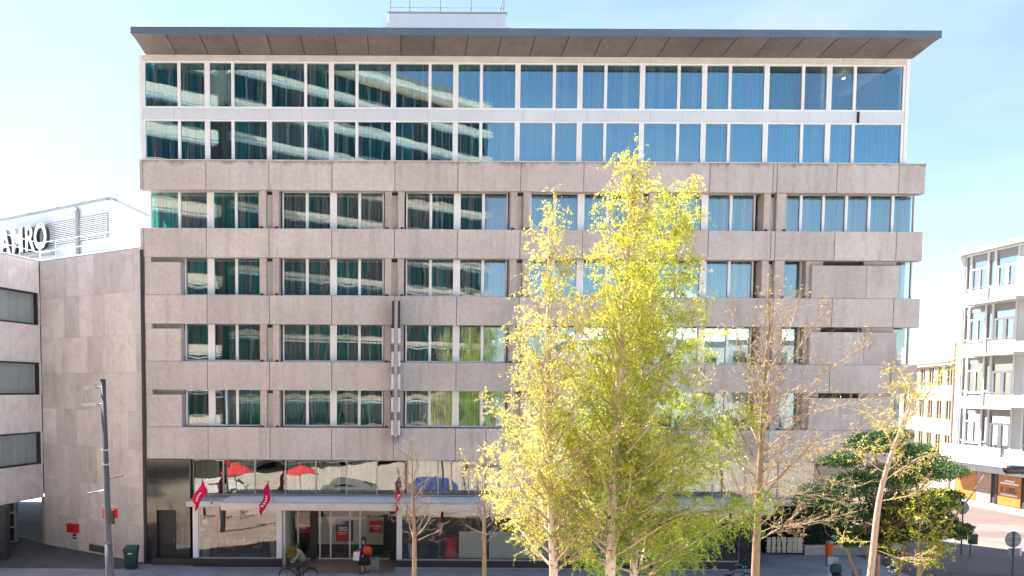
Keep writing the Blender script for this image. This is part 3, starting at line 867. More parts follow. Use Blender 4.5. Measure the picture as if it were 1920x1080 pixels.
e = empty('poster_board', (-2.9, 40.4, 0.6), 'tall navy and red poster in the middle of the entrance', 'poster')
a = at(630, 973, 40.4); b_ = at(657, 1015, 40.4)
MB().box(a.x, b_.x, 40.4, 40.43, b_.z, a.z).build('poster_back', M_RED, e)
zs = b_.z + (a.z - b_.z) * 0.50
MB().box(a.x, b_.x, 40.393, 40.399, zs, a.z).build('poster_top', M_NAVY, e)
MB().box(b_.x - 0.12, b_.x + 0.14, 40.44, 40.46, b_.z, a.z - 0.06).build('poster_edge', M_NAVY, e)
text_obj('lettering', 'BIG', 0.30, M_PRINT, e, Matrix.Translation(((a.x+b_.x)/2, 40.388, zs + 0.06)) @ FRONT, 0.003, 0.012, 1.0)
MB().prism([(0.1*math.cos(t*PI/7), 0.1*math.sin(t*PI/7)) for t in range(14)], (a.x + 0.4, 40.386, a.z - 0.17), (1,0,0), (0,0,1), (0,1,0), 0.005).build('emblem', M_RED, e)
for i in range(4):
    MB().box(a.x + 0.1, b_.x - 0.12 - 0.1*(i % 2), 40.394, 40.399, zs - 0.14 - i*0.085, zs - 0.11 - i*0.085).build('text_line', M_PRINT if i < 2 else M_REDBAG, e)
# vertical blade sign seen edge on
e = empty('blade_sign', (-0.2, 37.6, 6.1), 'tall narrow projecting sign with white light boxes on the hotel front', 'sign')
MB().pbox(-0.28, -0.12, 36.75, 37.96, 6.35, 12.62, 0.02).build('mast', M_STEEL, e)
MB().add([(-0.28, 36.75, 6.34), (-0.12, 36.75, 6.34), (-0.12, 37.9, 6.34), (-0.28, 37.9, 6.34), (-0.2, 37.3, 5.95)], [(0,1,2,3),(1,0,4),(2,1,4),(3,2,4),(0,3,4)]).build('mast_tip', M_STEEL, e)
for s in (-1, 1):
    MB().box(-0.2 + s*0.09, -0.2 + s*0.19, 36.85, 37.9, 11.5, 12.72).build('end_box', M_DARK, e)
    for za, zb in ((10.74, 11.45), (9.66, 10.37), (8.60, 9.31), (7.53, 8.22), (6.44, 7.15)):
        MB().pbox(min(-0.2 + s*0.085, -0.2 + s*0.21), max(-0.2 + s*0.085, -0.2 + s*0.21), 36.9, 37.8, za, zb, 0.01).build('light_box', M_WHITE, e)
        MB().box(min(-0.2 + s*0.085, -0.2 + s*0.16), max(-0.2 + s*0.085, -0.2 + s*0.16), 36.95, 37.8, za - 0.34, za - 0.003).build('spacer', M_POT, e)
# flags
def flag(pxb, pyb, pxt, pyt, lab, slim=1.0, ph=0.0, L=1.35):
    b0 = at(pxb, pyb, 36.5); t0 = at(pxt, pyt, 36.0)
    e = empty('flag', b0, lab, 'flag', 'crimson flags on the hotel canopy')
    MB().tube([b0, t0], [0.022, 0.016], 6).build('flag_pole', M_STEEL, e)
    MB().lathe([(0.02, 0), (0.05, 0.05), (0.05, 0.09), (0.0, 0.12)], 8, b0 - Vector((0, 0, 0.06))).build('holder', M_POLE, e)
    top = t0 + (b0 - t0) * 0.05
    d = (b0 - t0)
    mb = MB()
    def fn(u, v):
        p = top + d * (0.55 * u * (1 - 0.75 * v))
        x = p.x - (0.10 + 0.32 * slim) * v - 0.0 * u
        return (x + 0.06 * math.sin(v * (6 + ph) + u * 3 + ph), p.y - 0.05 + 0.08 * math.sin(u * (9 + ph) + v * 3.5 + ph), p.z - L * v * (0.82 + 0.18 * u) + 0.15 * (1-u) * v)
    mb.grid(fn, 10, 12)
    mb.build('flag_cloth', M_PINK, e, smooth=True)
    for i in range(5):
        u, v = 0.5, 0.35 + i * 0.1
        p = Vector(fn(u, v))
        MB().box(p.x - 0.05, p.x + 0.05, p.y - 0.035, p.y - 0.030, p.z - 0.03, p.z + 0.03).build('print_mark', M_PRINT, e)
flag(397, 943, 378, 896, 'crimson flag hanging nearest the granite corner of the hotel')
flag(515, 946, 501, 900, 'crimson flag hanging left of the hotel entrance, above the shop window', 0.75, 2.1, 1.55)
flag(756, 946, 747, 898, 'crimson flag hanging straight down beneath the tall blade sign', 0.2, 4.0, 1.5)

# ------------------------------------------------------------------ shop contents
def balloons(px, py, y, lab):
    e = empty('balloon_column', at(px, 1045, y), lab, 'balloons', 'balloon columns in the shop windows')
    p = at(px, py, y)
    cols = [(0, 0.42, 0.13, M_RED), (0.02, 0.16, 0.17, M_POTW), (-0.05, -0.2, 0.17, M_POTW), (-0.16, -0.26, 0.12, M_RED), (0.14, -0.24, 0.12, M_RED)]
    for dx, dz, r, m in cols:
        MB().lathe([(0.0, -r*1.2), (r*0.35, -r), (r*0.8, -r*0.5), (r, 0.05*r), (r*0.85, r*0.6), (r*0.45, r*0.92), (0.0, r*1.02)], 12, (p.x + dx, y + rnd.uniform(-.1, .1), p.z + dz)).build('balloon', m, e, smooth=True)
    MB().tube([(p.x, y, p.z - 0.3), (p.x - 0.02, y, 0.35)], 0.012, 5).build('stick', M_STEEL, e)
    MB().lathe([(0.14, 0.31), (0.14, 0.33), (0.03, 0.36)], 12, (p.x, y, 0)).build('stand', M_STEEL, e)
balloons(384, 985, 38.4, 'red and white balloons by the potted plant in the left shop window')
balloons(825, 990, 38.4, 'red and white balloons beside the red table in the shop window')
e = empty('cocktail_table', (2.55, 38.5, 0.3), 'high round table under a red stretch cover in the shop window', 'table')
MB().lathe([(0.40, 0.0), (0.36, 0.1), (0.22, 0.55), (0.26, 0.8), (0.39, 1.0), (0.40, 1.03)], 20, (2.55, 38.5, 0.3)).build('stretch_cover', M_RED, e, smooth=True)
MB().lathe([(0.40, 1.032), (0.405, 1.04), (0.0, 1.06)], 20, (2.55, 38.5, 0.3)).build('table_top', M_RED, e)

def leaf_mesh(pos, size, rng, tone=None, aniso=0.55, down=0.0):
    """pos (n,3), one small pointed leaf each, returns verts/faces arrays"""
    n = len(pos)
    d = rng.normal(size=(n, 3)); d[:, 2] -= down
    d /= np.linalg.norm(d, axis=1)[:, None]
    r = rng.normal(size=(n, 3))
    u = np.cross(d, r); u /= np.linalg.norm(u, axis=1)[:, None]
    s = size * rng.uniform(0.65, 1.35, n)[:, None]
    v = np.empty((n, 4, 3))
    v[:, 0] = pos; v[:, 1] = pos + d*s*0.45 + u*s*aniso*0.5
    v[:, 2] = pos + d*s; v[:, 3] = pos + d*s*0.45 - u*s*aniso*0.5
    return v.reshape(-1, 3)

def leaves_obj(name, pos, size, mat, parent, rng, tone, down=0.0, aniso=0.55):
    v = leaf_mesh(np.asarray(pos), size, rng, down=down, aniso=aniso)
    n = len(v) // 4
    me = bpy.data.meshes.new(name)
    me.vertices.add(len(v)); me.vertices.foreach_set('co', v.astype(np.float32).ravel())
    me.loops.add(n * 4); me.loops.foreach_set('vertex_index', np.arange(n * 4, dtype=np.int32))
    me.polygons.add(n); me.polygons.foreach_set('loop_start', np.arange(0, n * 4, 4, dtype=np.int32))
    me.materials.append(mat)
    at_ = me.attributes.new('tone', 'FLOAT', 'POINT')
    at_.data.foreach_set('value', np.repeat(np.clip(tone, 0, 1), 4).astype(np.float32))
    me.update(calc_edges=True)
    me.validate()
    o = bpy.data.objects.new(name, me)
    return link(o, parent)

def tubes_obj(name, lines, mat, parent, sides=4):
    """lines: list of (pts(k,3), radii(k))"""
    V = []; Fc = []
    base = 0
    for pts, rad in lines:
        pts = np.asarray(pts); k = len(pts)
        d = np.gradient(pts, axis=0)
        d /= np.linalg.norm(d, axis=1)[:, None] + 1e-9
        r = np.where(np.abs(d[:, :1]) < 0.8, np.array([[1.0, 0, 0]]), np.array([[0, 1.0, 0]]))
        u = np.cross(d, r); u /= np.linalg.norm(u, axis=1)[:, None] + 1e-9
        w = np.cross(d, u)
        ang = np.arange(sides) * 2 * PI / sides
        ring = pts[:, None, :] + (u[:, None, :] * np.cos(ang)[None, :, None] + w[:, None, :] * np.sin(ang)[None, :, None]) * np.asarray(rad)[:, None, None]
        V.append(ring.reshape(-1, 3))
        i, j = np.meshgrid(np.arange(k - 1), np.arange(sides), indexing='ij')
        a = base + i * sides + j; b = base + i * sides + (j + 1) % sides
        Fc.append(np.stack([a, b, b + sides, a + sides], -1).reshape(-1, 4))
        base += k * sides
    V = np.concatenate(V); Fc = np.concatenate(Fc)
    me = bpy.data.meshes.new(name)
    me.vertices.add(len(V)); me.vertices.foreach_set('co', V.astype(np.float32).ravel())
    me.loops.add(Fc.size); me.loops.foreach_set('vertex_index', Fc.ravel().astype(np.int32))
    me.polygons.add(len(Fc)); me.polygons.foreach_set('loop_start', np.arange(0, Fc.size, 4, dtype=np.int32))
    me.polygons.foreach_set('use_smooth', np.ones(len(Fc), dtype=bool))
    me.materials.append(mat)
    me.update(calc_edges=True)
    o = bpy.data.objects.new(name, me)
    return link(o, parent)

def plant_pot(x, y, z, h, r, potmat, lab, leafmat=M_EVER, ph=0.5, square=False, grp=None):
    e = empty('potted_plant', (x, y, z), lab, 'plant', grp)
    if square:
        MB().box(x - r, x + r, y - r, y + r, z, z + h).build('pot', potmat, e)
    else:
        MB().lathe([(r*0.65, 0), (r, h), (r*0.9, h), (r*0.85, h - 0.04)], 16, (x, y, z)).build('pot', potmat, e, smooth=False)
    rng = np.random.default_rng(int(abs(x*100)) + 3)
    n = 500
    p = rng.normal(size=(n, 3)) * np.array([r*0.7, r*0.7, ph*0.33]) + np.array([x, y, z + h + ph*0.4])
    p[:, 2] = np.maximum(p[:, 2], z + h - 0.02)
    leaves_obj('foliage', p, 0.09, leafmat, e, rng, rng.uniform(0.2, 1, n))
    MB().tube([(x, y, z + h - 0.05), (x, y, z + h + ph*0.6)], 0.015, 5).build('stem', M_BARK, e)
plant_pot(-9.85 + 0.35, 38.25, 0.3, 0.95, 0.24, M_POT, 'tall grey pot with a green plant at the left of the shop window')
plant_pot(0.62, 38.3, 0.3, 0.75, 0.2, M_POTW, 'white tapered pot with a green plant in the right shop window')
plant_pot(-6.15, 38.3, 0.3, 0.95, 0.26, M_POT, 'grey pot with a leafy plant at the right of the left shop window', ph=0.6)
plant_pot(-1.25, 37.3, 0.006, 0.62, 0.3, M_POT, 'square grey planter with low flowers beside the entrance', M_HEDGE, 0.35, True)
plant_pot(-5.15, 37.6, 0.006, 0.45, 0.25, M_PLINTH, 'dark planter with pink flowers at the left of the entrance', M_BUD, 0.5, True)

def chair(x, y, rot, lab):
    e = empty('chair', (0, 0, 0), lab, 'chair', 'cafe chairs in the left shop window')
    MB().box(-.2, .2, -.2, .2, .43, .47).build('seat', M_WOODO, e)
    MB().box(-.2, .2, .18, .21, .55, .85).build('backrest', M_WOODO, e)
    for sx in (-1, 1):
        for sy in (-1, 1):
            MB().tube([(sx*.18, sy*.18, 0), (sx*.17, sy*.17, .86 if sy > 0 else .43)], .014, 5).build('leg', M_DARK, e)
    e.location = (x, y, 0.3); e.rotation_euler = (0, 0, rot)
e = empty('cafe_table', (-7.7, 38.6, 0.3), 'small round cafe table in the left shop window', 'table')
MB().lathe([(0.38, 0.72), (0.38, 0.75), (0.0, 0.75)], 18, (-7.7, 38.6, 0.3)).build('table_top', M_WOODO, e)
MB().lathe([(0.22, 0), (0.22, 0.02), (0.03, 0.04), (0.03, 0.72)], 12, (-7.7, 38.6, 0.3)).build('pedestal', M_DARK, e)
MB().lathe([(0.05, 0.752), (0.05, 0.87), (0.0, 0.87)], 10, (-7.7, 38.6, 0.3)).build('napkin_holder', M_WHITE, e)
chair(-8.35, 38.6, PI/2, 'timber cafe chair on the left of the shop window table')
chair(-7.05, 38.65, -PI/2, 'timber cafe chair on the right of the shop window table')

# ------------------------------------------------------------------ bank building on the left
P0 = Vector((-12.42, 38.15, 0)); P1 = Vector((-19.44, 42.7, 0)); P2 = Vector((-21.7, 34.2, 0))
BANK = empty('bank_building', (-19.4, 42.7, 0), 'pale veined stone office block with dark framed windows left of the hotel', 'office building')
ZT = 15.32
def wall_frame(A, B):
    u = (B - A); L = u.length; u.normalize()
    n = Vector((u.y, -u.x, 0))           # outward
    return u, n, L
u1, n1, L1 = wall_frame(P1, P0)
if n1.y > 0: n1 = -n1
u2, n2, L2 = wall_frame(P1, P2)
if n2.x < 0: n2 = -n2
UPV = Vector((0, 0, 1))
# cladding slabs of the angled blind wall
rows = [0.0, 1.75, 3.65, 5.55, 7.45, 9.35, 11.2, 13.3, ZT]
for r in range(len(rows) - 1):
    xs = [0.0]
    while xs[-1] < L1 - 1.3: xs.append(xs[-1] + rnd.choice([0.85, 1.05, 1.25]))
    xs.append(L1)
    for a, b_ in zip(xs[:-1], xs[1:]):
        MB().obox(P1, u1, UPV, n1, a + 0.004, b_ - 0.004, rows[r] + 0.004, rows[r+1] - 0.004, -0.3, rnd.uniform(-0.004, 0.003)).build('stone_slab', M_STONE, BANK)
# window wall
WZ = [(4.45, 6.2), (8.2, 9.93), (11.92, 13.65)]
segs = [(2.6, 4.45), (6.2, 8.2), (9.93, 11.92), (13.65, ZT)]
for z0, z1 in segs:
    xs = [0.06, 1.1, 2.3, 3.5, 4.7, 5.9, 7.1, L2]
    for a, b_ in zip(xs[:-1], xs[1:]):
        MB().obox(P1, u2, UPV, n2, a + 0.004, b_ - 0.004, z0 + 0.003, z1 - 0.003, -0.35, rnd.uniform(-0.003, 0.003)).build('stone_slab', M_STONE, BANK)
for z0, z1 in WZ:
    for a0, a1 in ((0.03, 0.15), (3.35, 4.2), (7.3, L2)):
        MB().obox(P1, u2, UPV, n2, a0, a1, z0 - 0.003, z1 + 0.003, -0.35, 0.0).build('stone_slab', M_STONE, BANK)
    for a0, a1 in ((0.16, 3.34), (4.22, 7.28)):
        w = MB()
        fr = 0.09
        w.obox(P1, u2, UPV, n2, a0, a1, z0, z0 + fr, -0.24, -0.04).obox(P1, u2, UPV, n2, a0, a1, z1 - fr, z1, -0.24, -0.04)
        w.obox(P1, u2, UPV, n2, a0, a0 + fr, z0 + fr, z1 - fr, -0.24, -0.04).obox(P1, u2, UPV, n2, a1 - fr, a1, z0 + fr, z1 - fr, -0.24, -0.04)
        w = w.build('window', M_DARK, BANK)
        MB().obox(P1, u2, UPV, n2, a0 + fr, a1 - fr, z0 + fr, z1 - fr, -0.14, -0.125).build('pane', M_GLASS_B, w)
        nn = 40
        mb = MB()
        for i in range(nn + 1):
            t = i / nn
            off = -0.26 + 0.012 * math.sin(i * 1.3)
            for z in (z0 + 0.05, z1 - 0.05):
                mb.v.append(tuple(P1 + u2 * (a0 + (a1 - a0) * t) + n2 * off + UPV * z))
        for i in range(nn): mb.f.append((2*i, 2*i+2, 2*i+3, 2*i+1))
        mb.build('net_curtain', M_NET, w, smooth=True)
# inner mass, roof, set back ground storey
inner = [P1 + u1 * (L1 - 0.05) - n1 * 0.31, P1 - n1 * 0.31 - u2 * 0 - n2 * 0.5, P1 + u2 * L2 - n2 * 0.5, P1 + u2 * L2 + Vector((-16, 4, 0)), Vector((-36, 60, 0)), Vector((-12.5, 60, 0))]
MB().prism([(p.x, p.y) for p in inner], (0, 0, 2.75), (1, 0, 0), (0, 1, 0), (0, 0, 1), ZT - 2.75 - 0.12).build('core', M_INTD, BANK)
MB().prism([(p.x, p.y) for p in [P1 + u1*L1 - n1*0.02, P1 - n1*0.02 - n2*0.02, P1 + u2*L2 - n2*0.02, inner[3], inner[4], inner[5]]], (0, 0, ZT + 0.003), (1, 0, 0), (0, 1, 0), (0, 0, 1), 0.05).build('roof_deck', M_KERB, BANK)
g0 = P1 - n2 * 1.6 + u1 * 0.0
MB().obox(P1, u2, UPV, n2, -0.3, L2, 0.0, 2.72, -2.2, -2.0).build('ground_wall', M_GREYPAN, BANK)
MB().obox(P1, u2, UPV, n2, -0.02, L2, 2.601, 2.74, -2.2, -0.36).build('porch_soffit', M_FIN, BANK)
dw = MB()
for a0 in (0.0, 1.15, 2.3, 3.4):
    dw.obox(P1, u2, UPV, n2, a0, a0 + 0.1, 0.02, 2.6, -1.99, -1.88)
for z in (0.05, 0.85, 1.65, 2.5):
    dw.obox(P1, u2, UPV, n2, 0.1, 3.4, z, z + 0.08, -1.985, -1.89)
dw = dw.build('glazed_door', M_STEEL, BANK)
MB().obox(P1, u2, UPV, n2, 0.1, 1.15, 0.1, 2.5, -1.95, -1.94).build('pane', M_GLASS_D, dw)
MB().obox(P1, u2, UPV, n2, 1.25, 2.3, 0.1, 2.5, -1.95, -1.94).build('pane', M_PANELG, dw)
MB().obox(P1, u2, UPV, n2, 2.4, 3.4, 0.1, 2.5, -1.95, -1.94).build('pane', M_GLASS_D, dw)
MB().obox(P1, u1, UPV, n1, -0.25, 0.0, 0.0, 2.6, -1.4, 0.02).build('door_jamb', M_YFRAME, BANK)
cp = Vector((-19.95, 39.1, 0))
MB().lathe([(0.36, 0.0), (0.36, 2.62)], 20, cp).build('column', M_DARK, BANK, smooth=False)
gs = 8.45 - 4.56
MB().obox(P1, u1, UPV, n1, gs, gs + 1.45, 0.1, 0.48, 0.005, 0.03).build('vent_grille', M_POT, BANK)
for i in range(4):
    MB().obox(P1, u1, UPV, n1, gs + 0.03, gs + 1.42, 0.14 + i*0.08, 0.18 + i*0.08, 0.031, 0.045).build('grille_bar', M_PLINTH, BANK)
# downpipe in the joint between the two buildings
MB().tube([(-12.40, 38.0, 0.0), (-12.40, 38.0, 15.2)], 0.085, 10).build('downpipe', M_DARK, BANK)
# roof railing
rp = []
def rail_line(A, B, z0, n, nm='roof_railing'):
    mb = MB()
    for i in range(n + 1):
        p = A + (B - A) * (i / n)
        mb.tube([p + UPV * z0, p + UPV * (z0 + 1.0)], 0.02, 5)
    for h in (0.5, 1.0, 0.06):
        mb.tube([A + UPV*(z0 + h), B + UPV*(z0 + h)], 0.022, 5)
    mb.build(nm, M_WHITE, BANK)
rail_line(P1 - n1*0.15 - n2*0.1, P1 + u1*(L1 - 0.35) - n1*0.15, ZT + 0.05, 6)
rail_line(P1 - n1*0.15 - n2*0.15, P1 + u2*L2 - n2*0.15, ZT + 0.05, 6)
# plant room: corner towards the street, louvred faces
PC = Vector((-16.7, 46.0, 0)); PZ = 19.47
d = _F + _R * (0 - CX) / FOC - _U * (415 - CY) / FOC; t = (PZ - CAMZ) / d[2]
PLft = Vector((d[0]*t, d[1]*t, 0))
d = _F + _R * (277 - CX) / FOC - _U * (405 - CY) / FOC; t = (PZ - CAMZ) / d[2]
PRgt = Vector((d[0]*t, d[1]*t, 0))
ul = (PLft - PC).normalized(); ur = (PRgt - PC).normalized()
nl = Vector((ul.y, -ul.x, 0)); nl = nl if nl.y < 0 else -nl
nr = Vector((ur.y, -ur.x, 0)); nr = nr if nr.x > 0 else -nr
PL = MB().prism([(p.x, p.y) for p in (PC, PC + ul*16, PC + ul*16 + ur*6.5, PC + ur*6.5)], (0, 0, ZT + 0.06), (1,0,0), (0,1,0), (0,0,1), PZ - ZT - 0.06).build('plant_room', M_WPANEL, BANK)
MB().obox(PC, ul, UPV, nl, -0.1, 16, PZ + 0.002, PZ + 0.12, -0.4, 0.1).build('plant_coping', M_STEEL, PL)
MB().obox(PC, ur, UPV, nr, 0.01, 6.5, PZ + 0.002, PZ + 0.12, -0.4, 0.1).build('plant_coping', M_STEEL, PL)
MB().obox(PC, ul, UPV, nl, 0.35, 8.0, 17.35, 18.72, 0.004, 0.02).build('louvre_back', M_DARK, PL)
for i in range(12):
    z = 17.38 + i * 0.112
    MB().obox(PC, ul, UPV, nl, 0.36, 7.98, z, z + 0.062, 0.021, 0.07).build('louvre', M_WHITE, PL)
MB().obox(PC, ur, UPV, nr, 0.4, 6.0, 17.0, 18.5, 0.004, 0.02).build('louvre_back', M_CORNICE, PL)
for i in range(10):
    z = 17.05 + i * 0.145
    MB().obox(PC, ur, UPV, nr, 0.42, 5.98, z, z + 0.08, 0.021, 0.07).build('louvre', M_WHITE, PL)
MB().tube([PC + ul*3.1 + nl*0.14 + UPV*z for z in (15.5, 19.1)], 0.11, 10).build('flue', M_STEEL, PL)
MB().tube([PC + ul*3.1 + nl*0.14 + UPV*19.1, PC + ul*3.3 + nl*0.05 + UPV*19.25, PC + ul*3.5 - nl*0.1 + UPV*19.3], 0.11, 10).build('flue_bend', M_STEEL, PL)
for a0 in (3.4, 5.9, 9.0):
    MB().obox(PC, ul, UPV, nl, a0, a0 + 0.5, PZ + 0.12, PZ + 0.42, -1.2, -0.6).build('roof_vent', M_STEEL, PL)
# rooftop letters
LS = empty('rooftop_letter_sign', PC + ul*6 + UPV*16, 'large white capital letters standing on the office roof', 'sign')
LM = Matrix(((-ul.x, 0, nl.x, 0), (-ul.y, 0, nl.y, 0), (0, 1, 0, 0), (0, 0, 0, 1)))
pO = at(70, 436, 44.6)
for i, chx in enumerate('ORMA'):
    off = [0, 1.05, 2.25, 3.5][i]
    pos = PC + ul * (6.25 + off * 1.1) + nl * 0.55 + UPV * 17.78
    text_obj('letter', chx, 2.2, M_WHITE, LS, Matrix.Translation(pos) @ LM, 0.02, 0.035, 0.78)
    text_obj('letter_body', chx, 2.2, M_DARK, LS, Matrix.Translation(pos - nl*0.14) @ LM, 0.11, 0.03, 0.78)
MB().obox(PC, ul, UPV, nl, 5.2, 13, 16.72, 16.84, 0.25, 0.6).build('letter_rail', M_STEEL, LS)

# ------------------------------------------------------------------ apartment block on the right (faces left)
AX = 43.5
APT = empty('apartment_block', (AX, 56, 0), 'white apartment block with balconies on the right', 'apartment block')
AY0, AY1, AZT = 42.0, 61.6, 19.35
bx('core', M_WHITEW, APT, AX + 0.3, AX + 12, AY0, AY1, 0.0, AZT - 0.3)
bx('roof_edge', M_APTW, APT, AX - 0.45, AX + 12.2, AY0 - 0.3, AY1 + 0.1, AZT - 0.28, AZT)
bx('end_wall', M_WHITEW, APT, AX - 0.05, AX + 0.29, AY1 - 0.55, AY1 - 0.001, 0.0, AZT - 0.3)
ch = bx('chimney', M_TILE, APT, AX + 2.0, AX + 3.4, 55.4, 56.8, AZT + 0.004, AZT + 1.1)
MB().tube([(AX + 2.6, 56, AZT + 1.1), (AX + 2.6, 56, AZT + 1.7)], 0.12, 8).build('chimney_pot', M_TILE, ch)
FL = [3.75, 7.55, 11.4, 15.2]
bays = []
y = AY1 - 0.56
pat = [('panel', 0.55), ('win', 1.75), ('panel', 0.7), ('door', 2.2), ('wall', 1.0)]
i = 0
while y > AY0 + 1:
    t_, w_ = pat[i % 5]
    bays.append((t_, y - w_, y)); y -= w_; i += 1
for k, z in enumerate(FL):
    zt = z + 3.8 if k < 3 else AZT - 0.3
    for t_, ya, yb in bays:
        if yb < 50: continue
        ym, yM = ya + 0.05, yb - 0.05
        # white grid frame of the bay
        fr = MB().box(AX, AX + 0.28, ya, ya + 0.1, z + 0.12, zt - 0.13).box(AX, AX + 0.28, yb - 0.1, yb - 0.002, z + 0.12, zt - 0.13)
        fr.box(AX - 0.002, AX + 0.28, ya, yb - 0.002, z, z + 0.118).box(AX - 0.002, AX + 0.28, ya, yb - 0.002, zt - 0.128, zt - 0.002)
        fr = fr.build('bay_frame', M_APTW, APT)
        a, b_ = ya + 0.1, yb - 0.1
        if t_ == 'wall':
            bx('wall_panel', M_WHITEW, fr, AX + 0.03, AX + 0.27, a, b_, z + 0.12, zt - 0.13)
        elif t_ == 'panel':
            bx('infill_panel', M_GREYPAN, fr, AX + 0.1, AX + 0.27, a, b_, z + 0.12, z + 1.1)
            bx('pane', M_GLASS_F, fr, AX + 0.12, AX + 0.14, a, b_, z + 1.2, z + 3.0)
            bx('transom', M_APTW, fr, AX + 0.05, AX + 0.27, a, b_, z + 1.102, z + 1.198)
            bx('infill_panel', M_GREYPAN, fr, AX + 0.1, AX + 0.27, a, b_, z + 3.05, zt - 0.13)
        elif t_ == 'win':
            bx('infill_panel', M_GREYPAN, fr, AX + 0.1, AX + 0.27, a, b_, z + 0.12, z + 0.95)
            sh = MB().box(AX + 0.04, AX + 0.2, a, b_, z + 0.952, z + 1.08).box(AX + 0.04, AX + 0.2, a, b_, z + 2.6, z + 2.72)
            mid = (a + b_) / 2
            sh.box(AX + 0.05, AX + 0.2, mid - 0.05, mid + 0.05, z + 1.08, z + 2.6).box(AX + 0.05, AX + 0.2, a, a + 0.07, z + 1.08, z + 2.6).box(AX + 0.05, AX + 0.2, b_ - 0.07, b_, z + 1.08, z + 2.6)
            sh.build('sash', M_APTW, fr)
            bx('pane', M_GLASS_F, fr, AX + 0.12, AX + 0.14, a, b_, z + 1.08, z + 2.6)
            bx('pane', M_GLASS_F, fr, AX + 0.13, AX + 0.15, a, b_, z + 2.72, z + 3.2)
            bx('curtain', M_NET if (k + int(ya)) % 2 else M_GREY, fr, AX + 0.2, AX + 0.22, a, mid + 0.2, z + 1.1, z + 2.6)
            bx('infill_panel', M_GREYPAN, fr, AX + 0.1, AX + 0.27, a, b_, z + 3.2, zt - 0.13)
        else:
            mid = (a + b_) / 2
            sh = MB().box(AX + 0.04, AX + 0.2, a, b_, z + 2.45, z + 2.6)
            for c0, c1 in ((a, a + 0.2), (mid - 0.16, mid + 0.16), (b_ - 0.2, b_)):
                sh.box(AX + 0.05, AX + 0.2, c0, c1, z + 0.12, z + 2.45)
            sh.build('door_leaf', M_APTW, fr)
            bx('pane', M_GLASS_F, fr, AX + 0.12, AX + 0.14, a, b_, z + 0.12, z + 2.45)
            bx('pane', M_GLASS_F, fr, AX + 0.13, AX + 0.15, a, b_, z + 2.6, z + 3.1)
            bx('curtain', M_NET, fr, AX + 0.21, AX + 0.23, a, b_, z + 0.2, z + 2.4)
            bx('infill_panel', M_GREYPAN, fr, AX + 0.1, AX + 0.27, a, b_, z + 3.1, zt - 0.13)
    # balconies: a solid white box tray across window and door
    for ya, yb in ((54.2, 59.6), (48.2, 52.6)):
        if k == 0: continue
        bl = bx('balcony', M_WHITEW, APT, AX - 1.35, AX - 0.004, ya, yb, z - 0.16, z + 0.02)
        bx('parapet', M_WHITEW, bl, AX - 1.35, AX - 1.25, ya + 2.6, yb, z + 0.022, z + 0.75)
        bx('parapet', M_WHITEW, bl, AX - 1.249, AX - 0.005, yb - 0.1, yb, z + 0.022, z + 0.75)
        rm = MB()
        for q in range(14):
            yy = ya + 0.03 + q * (2.55 / 13)
            rm.box(AX - 1.33, AX - 1.31, yy - 0.012, yy + 0.012, z + 0.02, z + 1.0)
        rm.box(AX - 1.35, AX - 1.29, ya, yb, z + 1.0, z + 1.04)
        rm.build('railing', M_POT, bl)
        bx('screen', M_CREAMW, bl, AX - 1.29, AX - 1.27, ya + 0.1, ya + 2.5, z + 0.05, z + 0.9)
# first floor terrace and shop below
tr = bx('terrace', M_WHITEW, APT, AX - 1.1, AX - 0.004, 44, AY1 - 0.2, FL[0] - 0.45, FL[0] - 0.02)
rm = MB()
for q in range(40):
    yy = 50.2 + q * 0.12
    rm.box(AX - 1.06, AX - 1.02, yy, yy + 0.07, FL[0], FL[0] + 0.85)
rm.build('picket_rail', M_CREAMW, tr)
bx('terrace_glass', M_GLASS_F, tr, AX - 1.06, AX - 1.04, 55.3, 61.2, FL[0], FL[0] + 0.9)
bx('awning_strip', M_PALEB, APT, AX - 0.6, AX - 0.1, 44, AY1 - 0.5, 2.75, 3.25)
bx('shop_front', M_INTD, APT, AX + 0.05, AX + 0.29, 44, 61.0, 0.45, 2.74)
for ya, yb, m in ((58.9, 61.0, M_WOODO), (57.4, 58.85, M_TILE), (54.6, 56.7, M_WOODO), (50.0, 53.9, M_WOODO)):
    bx('shop_poster', m, APT, AX - 0.03, AX + 0.04, ya, yb, 0.5, 2.7)
bx('shop_stall', M_KERB, APT, AX - 0.1, AX + 0.3, 44, 61.05, 0.0, 0.44)
bx('shop_pier', M_DARK, APT, AX - 0.06, AX + 0.06, 56.72, 56.95, 0.44, 2.74)
RT = Matrix(((0, 0, -1, 0), (-1, 0, 0, 0), (0, 1, 0, 0), (0, 0, 0, 1)))
text_obj('shop_lettering', '€ 1000,-', 0.55, M_DARK, APT, Matrix.Translation((AX - 0.035, 55.65, 1.6)) @ RT, 0.004, 0.012, 0.85)
for q, (zz, ww) in enumerate(((2.2, 0.45), (2.02, 0.85), (1.2, 0.75))):
    bx('shop_print', M_PRINT, APT, AX - 0.036, AX - 0.031, 55.65 - ww, 55.65 + ww, zz, zz + 0.12)

